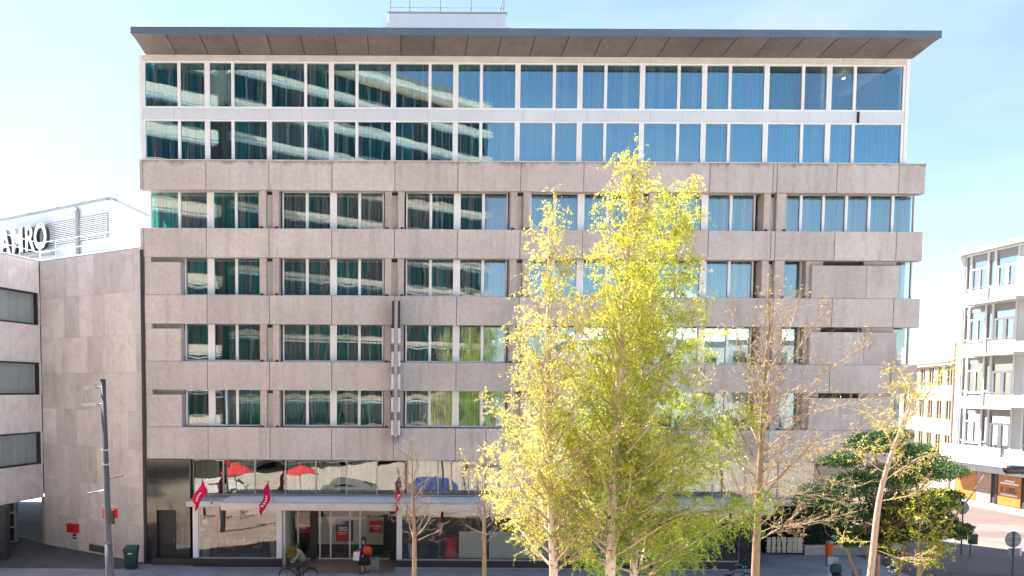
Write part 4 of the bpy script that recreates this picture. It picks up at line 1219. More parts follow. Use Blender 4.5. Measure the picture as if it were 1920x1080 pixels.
# ------------------------------------------------------------------ buff brick house between hotel and apartments
HB0 = Vector((44.0, 62.2, 0)); HB1 = Vector((48.6, 76.0, 0))
BH = empty('brick_house', HB0, 'sunlit buff brick house with ochre windows behind the hotel corner', 'house')
ub = (HB1 - HB0); LB = ub.length; ub.normalize()
nb = Vector((ub.y, -ub.x, 0)); nb = nb if nb.x < 0 else -nb
MB().obox(HB0, ub, UPV, nb, 0, LB, 0, 11.0, -8, -0.2).build('wall', M_BRICKB, BH)
cols_ = [(1.0, 2.4), (3.3, 4.7), (5.6, 7.0), (7.9, 9.3), (10.2, 11.6), (12.4, 13.8)]
zr = [(3.2, 5.2), (6.2, 8.0), (9.0, 10.8)]
for (z0, z1), (zz0, zz1) in zip(zr, ((0, 3.2), (5.2, 6.2), (8.0, 9.0))):
    MB().obox(HB0, ub, UPV, nb, 0, LB, zz0, zz1, -0.2, 0.0).build('brick_band', M_BRICKB, BH)
    edges = [0.0] + [e_ for c in cols_ for e_ in c] + [LB]
    for a, b_ in zip(edges[0::2], edges[1::2]):
        MB().obox(HB0, ub, UPV, nb, a, b_, z0, z1, -0.2, -0.004).build('brick_pier', M_BRICKB, BH)
    for a, b_ in cols_:
        w = MB()
        w.obox(HB0, ub, UPV, nb, a, b_, z0, z0 + 0.12, -0.19, 0.03).obox(HB0, ub, UPV, nb, a, b_, z1 - 0.12, z1, -0.19, -0.02)
        for q in (a, (a + b_)/2 - 0.05, b_ - 0.1):
            w.obox(HB0, ub, UPV, nb, q, q + 0.1, z0 + 0.12, z1 - 0.12, -0.18, -0.05)
        w = w.build('window', M_YFRAME, BH)
        MB().obox(HB0, ub, UPV, nb, a + 0.1, b_ - 0.1, z0 + 0.12, z1 - 0.12, -0.14, -0.12).build('pane', M_GLASS_F, w)
MB().obox(HB0, ub, UPV, nb, 0, LB, 10.8, 11.05, -0.2, 0.25).build('eaves', M_CREAMW, BH)
rfm = MB()
A_, B_ = HB0 + nb*0.35, HB1 + nb*0.35
C_, D_ = HB1 - nb*1.3, HB0 - nb*1.3
rfm.add([A_ + UPV*11.06, B_ + UPV*11.06, C_ + UPV*13.4, D_ + UPV*13.4, D_ + UPV*11.06, C_ + UPV*11.06], [(0,1,2,3),(0,3,4),(1,5,2),(3,2,5,4),(0,4,5,1)])
rf = rfm.build('roof', M_TILE, BH)
for i in range(14):
    p = HB0 + ub * (0.5 + i)
    MB().add([p + nb*0.36 + UPV*11.075, p + ub*0.08 + nb*0.36 + UPV*11.075, p + ub*0.08 - nb*1.25 + UPV*13.4, p - nb*1.25 + UPV*13.4,
              p + nb*0.36 + UPV*11.13, p + ub*0.08 + nb*0.36 + UPV*11.13, p + ub*0.08 - nb*1.25 + UPV*13.46, p - nb*1.25 + UPV*13.46],
             [(3,2,1,0),(4,5,6,7),(0,1,5,4),(1,2,6,5),(2,3,7,6),(3,0,4,7)]).build('roof_batten', M_CREAMW, rf)
MB().obox(HB0, ub, UPV, nb, 6, 13, 11.5, 14.2, -6, -2.4).build('chimney_stack', M_POT, rf)
MB().tube([HB0 + nb*0.1 + ub*0.2, HB0 + nb*0.1 + ub*0.2 + UPV*12.5], 0.11, 8).build('drainpipe', M_BARK, BH)

# ------------------------------------------------------------------ across the street (behind the camera, seen in the glazing)
def slab_tower(name, lab, cat, A, B, depth, zt, fh, spand, mat, step=None, curtains=True):
    A = Vector((*A, 0)); B = Vector((*B, 0))
    u = (B - A); L = u.length; u.normalize()
    n = Vector((-u.y, u.x, 0)); n = n if n.y > 0 else -n
    T = empty(name, (A + B) / 2, lab, cat)
    MB().obox(A, u, UPV, n, 0.2, L - 0.2, 0, zt - 0.6, -depth, -0.6).build('core', M_INTD, T)
    nf = int(zt // fh)
    for k in range(nf + 1):
        z = min(k * fh + (zt - nf * fh), zt)
        MB().obox(A, u, UPV, n, 0, L, z - (spand if k < nf else 1.15), z, -0.5, 0.45).build('spandrel', mat, T)
        MB().obox(A, u, UPV, n, 0, L, z - spand - 0.25, z - spand - 0.15, -0.5, 0.55).build('sun_ledge', M_WHITE, T)
        if k < nf:
            MB().obox(A, u, UPV, n, 0.1, L - 0.1, z, z + fh - spand - 0.25, -0.5, -0.45).build('glazing', M_GLASS_X, T)
            mm = MB()
            for q in range(int(L // 1.5)):
                mm.obox(A, u, UPV, n, 0.5 + q*1.5, 0.62 + q*1.5, z, z + fh - spand - 0.25, -0.44, -0.3)
            mm.build('mullions', M_POT, T)
    rr = MB()
    for q in range(int(L // 1.8)):
        rr.obox(A, u, UPV, n, 0.3 + q*1.8, 0.35 + q*1.8, zt, zt + 1.0, 0.0, 0.05)
    rr.obox(A, u, UPV, n, 0, L, zt + 0.95, zt + 1.0, 0.0, 0.06).obox(A, u, UPV, n, 0, L, zt + 0.5, zt + 0.54, 0.0, 0.05)
    rr.build('roof_railing', M_POT, T)
    MB().obox(A, u, UPV, n, 4, L - 3, zt + 0.003, zt + 1.8, -depth + 2, -2.0).build('penthouse', M_POT, T)
    return T
slab_tower('office_tower', 'tall tower with cream bands reflected in the upper left hotel windows', 'tower', (-17.2, -3.5), (11.2, -24.0), 14, 44.0, 3.3, 0.42, M_CREAM)
slab_tower('office_wing', 'lower cream banded wing reflected at the far left of the hotel windows', 'office building', (-46, 18.5), (-17.3, 1.6), 14, 42.3, 3.3, 0.85, M_CREAM)
# low white hall and houses further right
e = empty('white_hall', (36, -26, 0), 'low white building with a pitched roof reflected in the right hotel windows', 'building')
MB().box(22, 52, -40, -24, 0, 15).build('wall', M_WHITEW, e)
MB().add([(21.5, -24 + .4, 15), (52.5, -24 + .4, 15), (52.5, -40, 15), (21.5, -40, 15), (34, -32, 22), (40, -32, 22)], [(0,1,5,4),(1,2,5),(2,3,4,5),(3,0,4),(3,2,1,0)]).build('roof', M_WHITE, e)
for i in range(6):
    for z in (3, 7, 11):
        bx('window', M_GLASS_D, e, 24 + i*4.6, 26.6 + i*4.6, -23.99, -23.9, z, z + 2.2)
e = empty('brick_terrace', (70, -26, 0), 'brown brick row across the street reflected low in the hotel glass', 'building')
MB().box(56, 100, -40, -22, 0, 13).build('wall', M_BRICKB, e)
for i in range(9):
    for z in (2, 5.5, 9):
        bx('window', M_GLASS_D, e, 57.5 + i*4.6, 59.6 + i*4.6, -21.99, -21.9, z, z + 2.0)
bx('roof', M_TILE, e, 55.8, 100.2, -40.2, -21.8, 13.003, 13.4)

# parked cars across the street
def car(name, paint, lab, loc, rot, hatch=False):
    e = empty(name, (0, 0, 0), lab, 'car', 'cars parked across the street')
    prof = [(-2.05, .32), (-2.1, .62), (-2.0, .86), (-1.55, .95), (-1.0, 1.38), (-.5, 1.46), (.6, 1.46), (1.3, 1.33), (1.85, .98), (2.08, .9), (2.12, .5), (2.05, .32)]
    mb = MB(); n = len(prof)
    for s in (-.84, -.78, .78, .84):
        inset = 0.0 if abs(s) < .8 else 1
        for x, z in prof:
            k = max(0, (z - .95)) * .22
            mb.v.append((x * (1 - .01 * inset), s * (1 - k) , z - .02 * inset))
    for j in range(3):
        for i in range(n):
            a = j*n + i; b = j*n + (i+1) % n
            mb.f.append((a, b, b + n, a + n))
    mb.f.append(tuple(range(n))[::-1]); mb.f.append(tuple(range(3*n, 4*n)))
    body = mb.build('body', paint, e)
    for s in (-1, 1):
        MB().add([(-1.0, s*.80, .98), (1.45, s*.80, .98), (1.05, s*.745, 1.36), (-.75, s*.745, 1.36)], [(0,1,2,3)]).build('side_window', M_GLASS_D, body)
        for x in (-1.3, 1.3):
            w = MB().prism([(.31*math.cos(t*PI/9), .31*math.sin(t*PI/9)) for t in range(18)], (x, s*.68, .31), (1,0,0), (0,0,1), (0,s,0), .18).build('wheel', M_BLACK, e)
            MB().prism([(.19*math.cos(t*PI/6), .19*math.sin(t*PI/6)) for t in range(12)], (x, s*.862, .31), (1,0,0), (0,0,1), (0,s,0), .012).build('rim', M_STEEL, w)
        bx('headlight', M_WHITE, body, -2.12, -2.0, s*.62 - .14, s*.62 + .14, .62, .76)
        bx('tail_light', M_RED, body, 2.05, 2.13, s*.66 - .1, s*.66 + .1, .68, .88)
    MB().add([(-1.53, -.70, .98), (-1.53, .70, .98), (-1.03, .62, 1.37), (-1.03, -.62, 1.37)], [(0,1,2,3)]).build('windscreen', M_GLASS_D, body)
    MB().add([(1.84, .68, 1.0), (1.84, -.68, 1.0), (1.34, -.62, 1.34), (1.34, .62, 1.34)], [(0,1,2,3)]).build('rear_window', M_GLASS_D, body)
    e.location = loc; e.rotation_euler = (0, 0, rot)
car('parked_car', M_CARW, 'white car reflected in the mezzanine glass left of the entrance', (-14.5, 13.2, -0.12), 0.0)
car('parked_car', M_CARG, 'grey car reflected in the mezzanine glass above the entrance', (-4.2, 13.2, -0.12), 0.0)
car('parked_car', M_CARB, 'blue car reflected in the mezzanine glass right of the blade sign', (2.6, 13.2, -0.12), 0.0)
car('parked_car', M_CARG, 'grey car reflected in the black granite by the service door', (-21.5, 13.2, -0.12), 0.0)

def parasol(x, y, lab, col):
    e = empty('parasol', (x, y, 0), lab, 'parasol', 'parasols across the road')
    MB().tube([(x, y, -0.1), (x, y, 2.7)], 0.03, 8).build('pole', M_STEEL, e)
    MB().lathe([(0.3, 0.0), (0.3, 0.08), (0.06, 0.12)], 14, (x, y, -0.12)).build('base', M_POT, e)
    MB().lathe([(1.35, 2.12), (1.32, 2.2), (0.7, 2.48), (0.05, 2.72), (0.0, 2.72)], 8, (x, y, 0)).build('canopy', col, e)
parasol(-7.4, 17.2, 'red parasol reflected in the mezzanine glass above the entrance', M_RED)
parasol(-12.4, 17.4, 'red parasol reflected in the mezzanine glass left of the entrance', M_RED)

# ------------------------------------------------------------------ trees
def bez(pts, n):
    """Catmull-Rom through the given points"""
    P = [np.array(p, float) for p in pts]
    P = [2*P[0] - P[1]] + P + [2*P[-1] - P[-2]]
    out = []
    segs_ = len(P) - 3
    for i in range(n):
        t = i / (n - 1) * segs_
        k = min(int(t), segs_ - 1); f = t - k
        a, b, c, d = P[k], P[k+1], P[k+2], P[k+3]
        out.append(0.5*((2*b) + (c - a)*f + (2*a - 5*b + 4*c - d)*f*f + (3*b - a - 3*c + d)*f**3))
    return np.array(out)

def walk(start, direc, length, n, curve, rng, jit=0.12):
    """polyline that bends by `curve` in z per unit step"""
    p = np.array(start, float); d = np.array(direc, float); d /= np.linalg.norm(d)
    out = [p.copy()]
    for i in range(n):
        d = d + np.array([0, 0, curve / n]) + rng.normal(size=3) * jit / math.sqrt(n)
        d /= np.linalg.norm(d)
        p = p + d * (length / n)
        out.append(p.copy())
    return np.array(out)

def grow_tree(name, lab, cat_group, trunk, r0, seed, bark_t, bark_b, leafm, n1, prof, e1, n2, l2, n3, l3, lpm, lsize,
              t0=0.25, c1=0.1, c2=-0.6, c3=-0.9, tonefn=None, extra=(), down=0.6, az=None, tr=0.004, cat='tree', rb=0.16, parts=True):
    rng = np.random.default_rng(seed)
    T = bez(trunk, 26)
    h = len(T)
    rad = r0 * (1 - np.linspace(0, 1, h)) ** 0.8 + 0.008
    lines1 = []; lines2 = []; LP = []
    prim = []
    for i in range(n1):
        t = t0 + (0.985 - t0) * ((i + rng.uniform(0, 1)) / n1)
        k = t * (h - 1); k0 = int(k); f = k - k0
        p = T[k0] * (1 - f) + T[min(k0 + 1, h - 1)] * f
        a = i * 2.39996 + rng.uniform(-0.5, 0.5) if az is None else az(i, rng)
        el = e1(t) + rng.normal() * 0.15
        L = prof(t, a) * rng.uniform(0.7, 1.15)
        d = np.array([math.cos(a) * math.cos(el), math.sin(a) * math.cos(el), math.sin(el)])
        prim.append((walk(p, d, L, 7, c1, rng, 0.25), max(0.006, min(rad[k0] * 0.5, 0.014 * L + 0.004)), L))
    for pts, rr, L in extra:
        prim.append((bez(pts, 9), rr, L))
    for pl_, rr, L in prim:
        m = len(pl_)
        lines1.append((pl_, np.linspace(rr, tr, m)))
        nn2 = max(2, int(n2 * L))
        for j in range(nn2):
            s = 0.18 + 0.82 * (j + rng.uniform()) / nn2
            k = s * (m - 1); k0 = min(int(k), m - 2); f = k - k0
            p = pl_[k0] * (1 - f) + pl_[k0 + 1] * f
            d0 = pl_[k0 + 1] - pl_[k0]; d0 /= np.linalg.norm(d0)
            d = d0 * 0.8 + rng.normal(size=3) * 0.55
            ln_ = l2 * rng.uniform(0.5, 1.2) * (1.15 - 0.55 * s)
            q = walk(p, d, ln_, 4, c2, rng, 0.3)
            lines2.append((q, np.linspace(tr * 0.9, tr * 0.45, 5)))
            segs_ = [q]
            for e_ in range(n3):
                kk = rng.integers(1, 5)
                dd = (q[kk] - q[kk - 1]); dd /= np.linalg.norm(dd)
                w = walk(q[kk], dd * 0.7 + rng.normal(size=3) * 0.6, l3 * rng.uniform(0.5, 1.3), 3, c3, rng, 0.3)
                lines2.append((w, np.linspace(tr * 0.6, tr * 0.35, 4)))
                segs_.append(w)
            for sgm in segs_:
                ll = np.linalg.norm(sgm[-1] - sgm[0])
                cnt = rng.poisson(lpm * ll)
                if cnt:
                    tt = rng.uniform(0.1, 1.0, cnt) * (len(sgm) - 1)
                    i0 = np.minimum(tt.astype(int), len(sgm) - 2); ff = (tt - i0)[:, None]
                    LP.append(sgm[i0] * (1 - ff) + sgm[i0 + 1] * ff + rng.normal(size=(cnt, 3)) * 0.02)
    e = empty(name, tuple(trunk[0]), lab, cat, cat_group)
    tubes_obj('trunk', [(T, rad)], bark_t, e, 12)
    tubes_obj('branches', lines1, bark_b, e, 5)
    tubes_obj('twigs', lines2, bark_b, e, 3)['kind'] = 'stuff'
    if LP:
        LP = np.concatenate(LP)
        tone = tonefn(LP, rng) if tonefn else rng.uniform(0, 1, len(LP))
        cr = leaves_obj('crown', LP, lsize, leafm, e, rng, tone, down)
        cr['kind'] = 'stuff'
    return e, (0 if not len(LP) else len(LP))

def at3(x, y, Y):
    v = at(x, y, Y); return (v.x, v.y, v.z)
def foot(p, dx=0, dy=0):
    return (p[0] + dx, p[1] + dy, 0.0)

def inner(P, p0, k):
    # leaves near the stem toned darker, inner crown shading put into the colour
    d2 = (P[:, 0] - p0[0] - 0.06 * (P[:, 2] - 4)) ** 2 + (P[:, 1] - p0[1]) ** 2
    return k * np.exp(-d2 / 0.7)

YA, YB, YC = 18.6, 18.2, 19.2
# pale birch on the left
a0 = at3(1038, 1080, YA)
grow_tree('birch_tree', 'slender pale yellow birch, the left one of the leafy birches', 'leafy birches in front of the hotel',
          [foot(a0, 0.05), a0, at3(1030, 880, YA), at3(1027, 640, YA), at3(1031, 392, YA)], 0.12, 11, M_BIRCHB, M_TWIG, M_LEAF_A,
          78, lambda t, a: (0.4 + 1.6 * min(1, (1 - t) * 1.8)) * (1.22 if t < 0.55 else 1.0), lambda t: 0.45 + 0.6 * t, 7.8, 0.6, 3, 0.3, 38, 0.046,
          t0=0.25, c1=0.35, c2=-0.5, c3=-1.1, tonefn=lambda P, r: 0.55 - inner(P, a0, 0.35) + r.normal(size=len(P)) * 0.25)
# tall main birch
b0 = at3(1144, 1080, YB)
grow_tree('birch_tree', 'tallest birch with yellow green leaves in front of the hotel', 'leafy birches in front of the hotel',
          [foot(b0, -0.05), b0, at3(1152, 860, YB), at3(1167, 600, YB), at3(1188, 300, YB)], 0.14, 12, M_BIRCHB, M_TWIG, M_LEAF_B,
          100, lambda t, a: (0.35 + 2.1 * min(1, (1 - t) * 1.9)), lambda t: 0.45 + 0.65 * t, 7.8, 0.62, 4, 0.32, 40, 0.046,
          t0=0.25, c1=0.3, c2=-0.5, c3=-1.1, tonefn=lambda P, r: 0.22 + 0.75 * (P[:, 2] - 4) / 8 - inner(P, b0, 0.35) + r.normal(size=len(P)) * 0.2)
c0 = at3(1188, 1080, YC)
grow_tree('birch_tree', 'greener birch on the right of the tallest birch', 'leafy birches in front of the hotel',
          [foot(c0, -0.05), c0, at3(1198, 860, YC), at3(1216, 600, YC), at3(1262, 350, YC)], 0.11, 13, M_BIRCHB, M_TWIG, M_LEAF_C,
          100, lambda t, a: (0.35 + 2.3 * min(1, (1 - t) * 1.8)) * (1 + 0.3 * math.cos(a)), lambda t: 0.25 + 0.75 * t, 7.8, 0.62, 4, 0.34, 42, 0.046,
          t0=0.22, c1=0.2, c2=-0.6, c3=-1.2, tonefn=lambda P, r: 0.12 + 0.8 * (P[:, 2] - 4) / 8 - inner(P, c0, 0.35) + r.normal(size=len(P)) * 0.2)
# budding tree with sweeping bare branches
YD = 21.0
d0 = at3(1416, 1080, YD)
ex = []
for pts, rr in (([(1424, 1000), (1450, 988), (1490, 985), (1540, 975), (1600, 960)], 0.02),
                ([(1430, 830), (1500, 835), (1580, 815), (1680, 770)], 0.022),
                ([(1432, 800), (1500, 740), (1560, 690), (1630, 640)], 0.022),
                ([(1436, 740), (1480, 680), (1520, 620), (1560, 570)], 0.02),
                ([(1440, 690), (1470, 640), (1490, 590), (1500, 550)], 0.018),
                ([(1436, 740), (1400, 690), (1385, 640), (1375, 590)], 0.018),
                ([(1430, 800), (1380, 760), (1340, 730), (1310, 690)], 0.018),
                ([(1428, 850), (1500, 880), (1560, 900), (1600, 915)], 0.018),
                ([(1426, 900), (1480, 925), (1540, 930), (1590, 950)], 0.018),
                ([(1432, 790), (1520, 775), (1580, 760), (1640, 745)], 0.018)):
    P = [at3(x, y, YD + i * rnd.uniform(-.35, .35)) for i, (x, y) in enumerate(pts)]
    L = sum((Vector(P[i+1]) - Vector(P[i])).length for i in range(len(P)-1))
    ex.append((P, rr * 0.62, L))
grow_tree('budding_tree', 'bare budding tree with upswept twigs right of the birches', None,
          [foot(d0), d0, at3(1424, 900, YD), at3(1432, 740, YD), at3(1446, 560, YD)], 0.125, 21, M_BARK, M_TWIGB, M_BUD,
          36, lambda t, a: (0.5 + 1.7 * min(1, (1 - t) * 1.8)), lambda t: 0.55 + 0.5 * t, 8.5, 0.75, 2, 0.36, 4.0, 0.05,
          t0=0.32, c1=0.35, c2=0.45, c3=0.3, extra=ex, down=-0.2, tr=0.0075)
# leaning young tree
YE = 22.5
e0 = at3(1632, 1080, YE)
ex = []
for pts, rr in (([(1690, 800), (1705, 740), (1690, 700), (1672, 690)], 0.022), ([(1690, 800), (1735, 745), (1770, 690), (1800, 640)], 0.026),
                ([(1665, 870), (1620, 850), (1560, 840), (1500, 850)], 0.02), ([(1660, 900), (1720, 860), (1760, 850)], 0.02),
                ([(1648, 940), (1700, 930), (1740, 910)], 0.016), ([(1672, 850), (1660, 800), (1630, 770)], 0.016),
                ([(1640, 1030), (1700, 1050), (1740, 1035)], 0.012), ([(1640, 1015), (1600, 1015), (1570, 1000)], 0.012)):
    P = [at3(x, y, YE + i * rnd.uniform(-.3, .3)) for i, (x, y) in enumerate(pts)]
    ex.append((P, rr, sum((Vector(P[i+1]) - Vector(P[i])).length for i in range(len(P)-1))))
grow_tree('leaning_tree', 'young tree with a tan trunk leaning right and sparse yellow leaves', None,
          [foot(e0, -0.3), e0, at3(1648, 940, YE), at3(1672, 850, YE), at3(1704, 770, YE), at3(1720, 720, YE)], 0.10, 31, M_TWIG, M_TWIG, M_BUD,
          18, lambda t, a: 0.5 + 0.9 * (1 - t), lambda t: 0.6, 7.0, 0.55, 2, 0.28, 24, 0.055, t0=0.45, c1=0.2, c2=0.1, c3=-0.4, extra=ex, tr=0.006)
# broad evergreen behind it
rng = np.random.default_rng(44)
YF = 25.5
ec = at(1672, 925, YF)
e = empty('evergreen_tree', (ec.x, YF, 0), 'dark glossy evergreen small tree at the right corner of the hotel', 'tree')
lines = []; LP = []; TN_ = []
for i in range(5):
    bx0 = at(1600 + i*32, 1080, YF + rng.uniform(-.8, .8))
    st_ = walk((ec.x + rng.uniform(-.5, .5), YF + rng.uniform(-.5, .5), 0), (rng.uniform(-.28, .28), rng.uniform(-.15, .15), 1), 6.6, 8, 0, rng, 0.15)
    lines.append((st_, np.linspace(0.075, 0.02, 9)))
clumps = []
for (x, y, r) in ((1570, 860, .75), (1620, 835, .8), (1680, 830, .8), (1735, 850, .75), (1590, 910, .8), (1640, 890, .9), (1700, 890, .9), (1760, 890, .8),
                  (1560, 950, .6), (1610, 960, .7), (1660, 950, .8), (1720, 945, .8), (1775, 930, .7), (1780, 985, .55), (1690, 995, .55), (1640, 1000, .5), (1600, 1005, .45), (1740, 1000, .5), (1800, 1000, .45), (1745, 960, .6), (1545, 985, .45), (1575, 1005, .4), (1530, 930, .5), (1660, 1020, .35)):
    for q in range(4):
        c = at(x + rng.uniform(-22, 22), y + rng.uniform(-16, 16), YF + rng.uniform(-1.3, 1.3))
        clumps.append((c, r * rng.uniform(0.4, 0.75)))
for c, r in clumps:
    n = int(2300 * r)
    v = rng.normal(size=(n, 3)); v /= np.linalg.norm(v, axis=1)[:, None]
    v *= (rng.uniform(0.25, 1, n) ** 0.45)[:, None] * r * np.array([1.35, 1.2, 0.5])
    LP.append(v + np.array(c)); TN_.append(np.clip(0.28 + 0.10 * (c.x - ec.x) + rng.normal() * 0.12 + rng.normal(size=n) * 0.2, 0, 1))  # clumps lighten to the right, the sunlit side put into the leaf tone
    lines.append((np.array([st_[5] * 0.5 + np.array((ec.x, YF, 4.2)) * 0.5, (np.array(c) + np.array((ec.x, YF, 4.6))) / 2 + rng.normal(size=3)*.1, np.array(c)]), np.array([.025, .016, .006])))
tubes_obj('trunk', lines[:5], M_BARK, e, 8); tubes_obj('branches', lines[5:], M_BARK, e, 5)
LP = np.concatenate(LP)
leaves_obj('crown', LP, 0.068, M_EVER, e, rng, np.concatenate(TN_), 0.3, 0.6)['kind'] = 'stuff'
# yellow-green young shrub stem at the right of it
YG = 24.0
g0 = at3(1722, 1080, YG)
grow_tree('young_maple', 'thin young tree with bright yellow green leaves in front of the plaza', None,
          [foot(g0), g0, at3(1722, 1000, YG), at3(1745, 930, YG)], 0.06, 41, M_BARK, M_BARK, M_LEAF_B,
          26, lambda t, a: 0.9 + 0.5 * (1 - t), lambda t: 0.25 + 0.4 * t, 7, 0.5, 2, 0.25, 16, 0.085, t0=0.35, c1=0.0, c2=-0.3, c3=-0.5, tr=0.005)
# two small bare trees left of the birches
YH = 24.0
h0 = at3(777, 1080, YH)
grow_tree('bare_sapling', 'small bare tree with fine twigs in front of the shop window', 'small bare trees',
          [foot(h0), h0, at3(777, 1000, YH), at3(774, 930, YH), at3(772, 830, YH)], 0.085, 51, M_BARK, M_BARKG, M_BUD,
          34, lambda t, a: 0.45 + 1.5 * (1 - t), lambda t: 0.35 + 0.6 * t, 6.5, 0.5, 2, 0.28, 0.25, 0.03, t0=0.42, c1=0.35, c2=0.35, c3=0.2, tr=0.0055)
h1 = at3(908, 1080, YH + 1)
grow_tree('bare_sapling', 'small bare tree with a tan trunk just left of the birches', 'small bare trees',
          [foot(h1), h1, at3(908, 1000, YH+1), at3(909, 920, YH+1), at3(912, 800, YH+1)], 0.085, 52, M_BARK, M_BARKG, M_BUD,
          30, lambda t, a: 0.4 + 1.2 * (1 - t), lambda t: 0.4 + 0.6 * t, 6, 0.5, 2, 0.28, 0.25, 0.03, t0=0.42, c1=0.35, c2=0.35, c3=0.2, tr=0.0055)
# street tree across the road (seen in the first floor glass)
grow_tree('street_tree', 'leafy street tree across the road reflected in the first floor windows', 'street trees across the road',
          [(-24.5, 9.5, 0), (-24.4, 9.4, 4), (-24.5, 9.6, 9)], 0.2, 61, M_BARK, M_BARK, M_LEAF_C, 46, lambda t, a: 1.2 + 2.6 * (1 - t), lambda t: 0.5, 4.5, 0.8, 2, 0.4, 16, 0.12, t0=0.3, c1=0.1)
grow_tree('street_tree', 'leafy street tree reflected right of the blade sign', 'street trees across the road',
          [(7.2, -5.5, 0), (7.1, -5.6, 4), (7.2, -5.4, 10.5)], 0.2, 62, M_BARK, M_BARK, M_LEAF_C, 46, lambda t, a: 1.2 + 2.4 * (1 - t), lambda t: 0.5, 4.5, 0.8, 2, 0.4, 16, 0.12, t0=0.3, c1=0.1)

# hedge, board fence and low wall in the open corner
rng = np.random.default_rng(71)
e = empty('hedge', (20.5, 41.8, 0), 'dark clipped hedge behind the board fence in the hotel corner', 'hedge')
n = 9000
P = rng.uniform(size=(n, 3)) * np.array([5.0, 1.1, 2.0]) + np.array([18.0, 41.2, 0.2])
P += 0.12 * np.sin(P[:, [1, 2, 0]] * 5)
leaves_obj('foliage', P, 0.12, M_HEDGE, e, rng, rng.uniform(0, 1, n), 0.0, 0.6)['kind'] = 'stuff'
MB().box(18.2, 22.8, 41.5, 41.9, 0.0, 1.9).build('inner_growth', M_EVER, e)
e = empty('board_fence', (20.2, 40.9, 0), 'short fence of cream upright boards in the hotel corner', 'fence')
for i in range(7):
    x = 19.35 + i * 0.27
    MB().pbox(x, x + (0.2 if i < 4 else 0.25), 40.9, 40.94, 0.12, 0.92 + (0.03 if i % 2 else 0), 0.008).build('board', M_CREAMW, e)
bx('rail', M_CREAMW, e, 19.3, 21.3, 40.945, 40.98, 0.3, 0.38)
bx('rail', M_CREAMW, e, 19.3, 21.3, 40.945, 40.98, 0.7, 0.78)
e = empty('low_wall', (23, 40.9, 0), 'low pale wall running right from the board fence', 'wall')
for i in range(4):
    MB().pbox(21.35 + i*0.95, 22.29 + i*0.95, 40.9, 41.15, 0.0, 0.42, 0.01).build('wall_block', M_KERB, e)
    MB().pbox(21.35 + i*0.95, 22.29 + i*0.95, 40.87, 41.18, 0.423, 0.5, 0.01).build('coping', M_CREAMW, e)

# ------------------------------------------------------------------ street furniture
# camera and lamp mast
MP = at(206, 1080, 28.5); MT = at(193, 712, 28.5)
e = empty('street_mast', (MP.x + 0.05, 28.5, 0), 'tall grey mast with cameras and small arms in front of the stone wall', 'mast')
ax = lambda z: Vector((MP.x + (MT.x - MP.x) * (z - MP.z) / (MT.z - MP.z), 28.5, z))
MB().tube([ax(0), ax(2.9)], [0.155, 0.145], 14).build('lower_pole', M_POLE, e, smooth=True)
MB().tube([ax(2.9), ax(2.98), ax(MT.z)], [0.15, 0.115, 0.10], 14).build('upper_pole', M_POLE, e, smooth=True)
MB().tube([ax(MT.z), ax(MT.z + 0.02)], [0.11, 0.10], 14).build('pole_cap', M_DARK, e)
z = at(193, 727, 28.5).z
cmr = MB().tube([ax(z), ax(z) + Vector((-0.28, -0.1, 0.02))], 0.03, 6).build('camera_arm', M_POLE, e)
MB().obox(ax(z) + Vector((-0.42, -0.12, 0.0)), Vector((0.96, 0.1, 0.25)).normalized(), Vector((-.25, 0, 1)).normalized(), Vector((0, -1, 0)), -0.2, 0.2, -0.06, 0.07, -0.07, 0.07).build('camera_housing', M_STEEL, e)
z = at(193, 758, 28.5).z
MB().tube([ax(z), ax(z) + Vector((-0.3, -0.1, 0))], 0.03, 6).build('lamp_arm', M_POLE, e)
lm = MB().obox(ax(z) + Vector((-0.42, -0.12, 0)), Vector((1, 0, 0.04)), UPV, Vector((0, -1, 0)), -0.3, 0.25, -0.02, 0.045, -0.14, 0.14).build('lamp_head', M_STEEL, e)
MB().obox(ax(z) + Vector((-0.42, -0.12, 0)), Vector((1, 0, 0.04)), UPV, Vector((0, -1, 0)), -0.26, 0.2, -0.035, -0.021, -0.11, 0.11).build('lamp_glass', M_WHITE, lm)
for pxa, pya, pxb, pyb in ((204, 897, 228, 892), (203, 918, 166, 925)):
    A1, B1 = at(pxa, pya, 28.5), at(pxb, pyb, 28.3)
    MB().tube([A1, A1 + (B1 - A1)*0.35, B1], 0.022, 6).build('side_arm', M_POLE, e)
    MB().obox(B1, (B1 - A1).normalized(), UPV, Vector((0, -1, 0)), -0.35, 0.05, -0.03, 0.02, -0.08, 0.08).build('side_head', M_POLE, e)
for zz in (at(198, 845, 28.5).z, at(199, 872, 28.5).z):
    MB().tube([ax(zz), ax(zz + 0.05)], 0.14, 12).build('clamp_band', M_STEEL, e)
pr_ = at(207, 962, 28.7)
MB().obox(pr_, Vector((1, 0, 0)), UPV, Vector((0, -1, 0)), -0.28, 0.28, -0.19, 0.19, 0.0, 0.03).build('red_plate', M_RED, e)
MB().obox(pr_ + Vector((0.12, 0, -0.05)), Vector((1, 0, 0)), UPV, Vector((0, -1, 0)), -0.06, 0.08, -0.32, 0.2, 0.1, 0.32).build('signal_box', M_DARK, e)
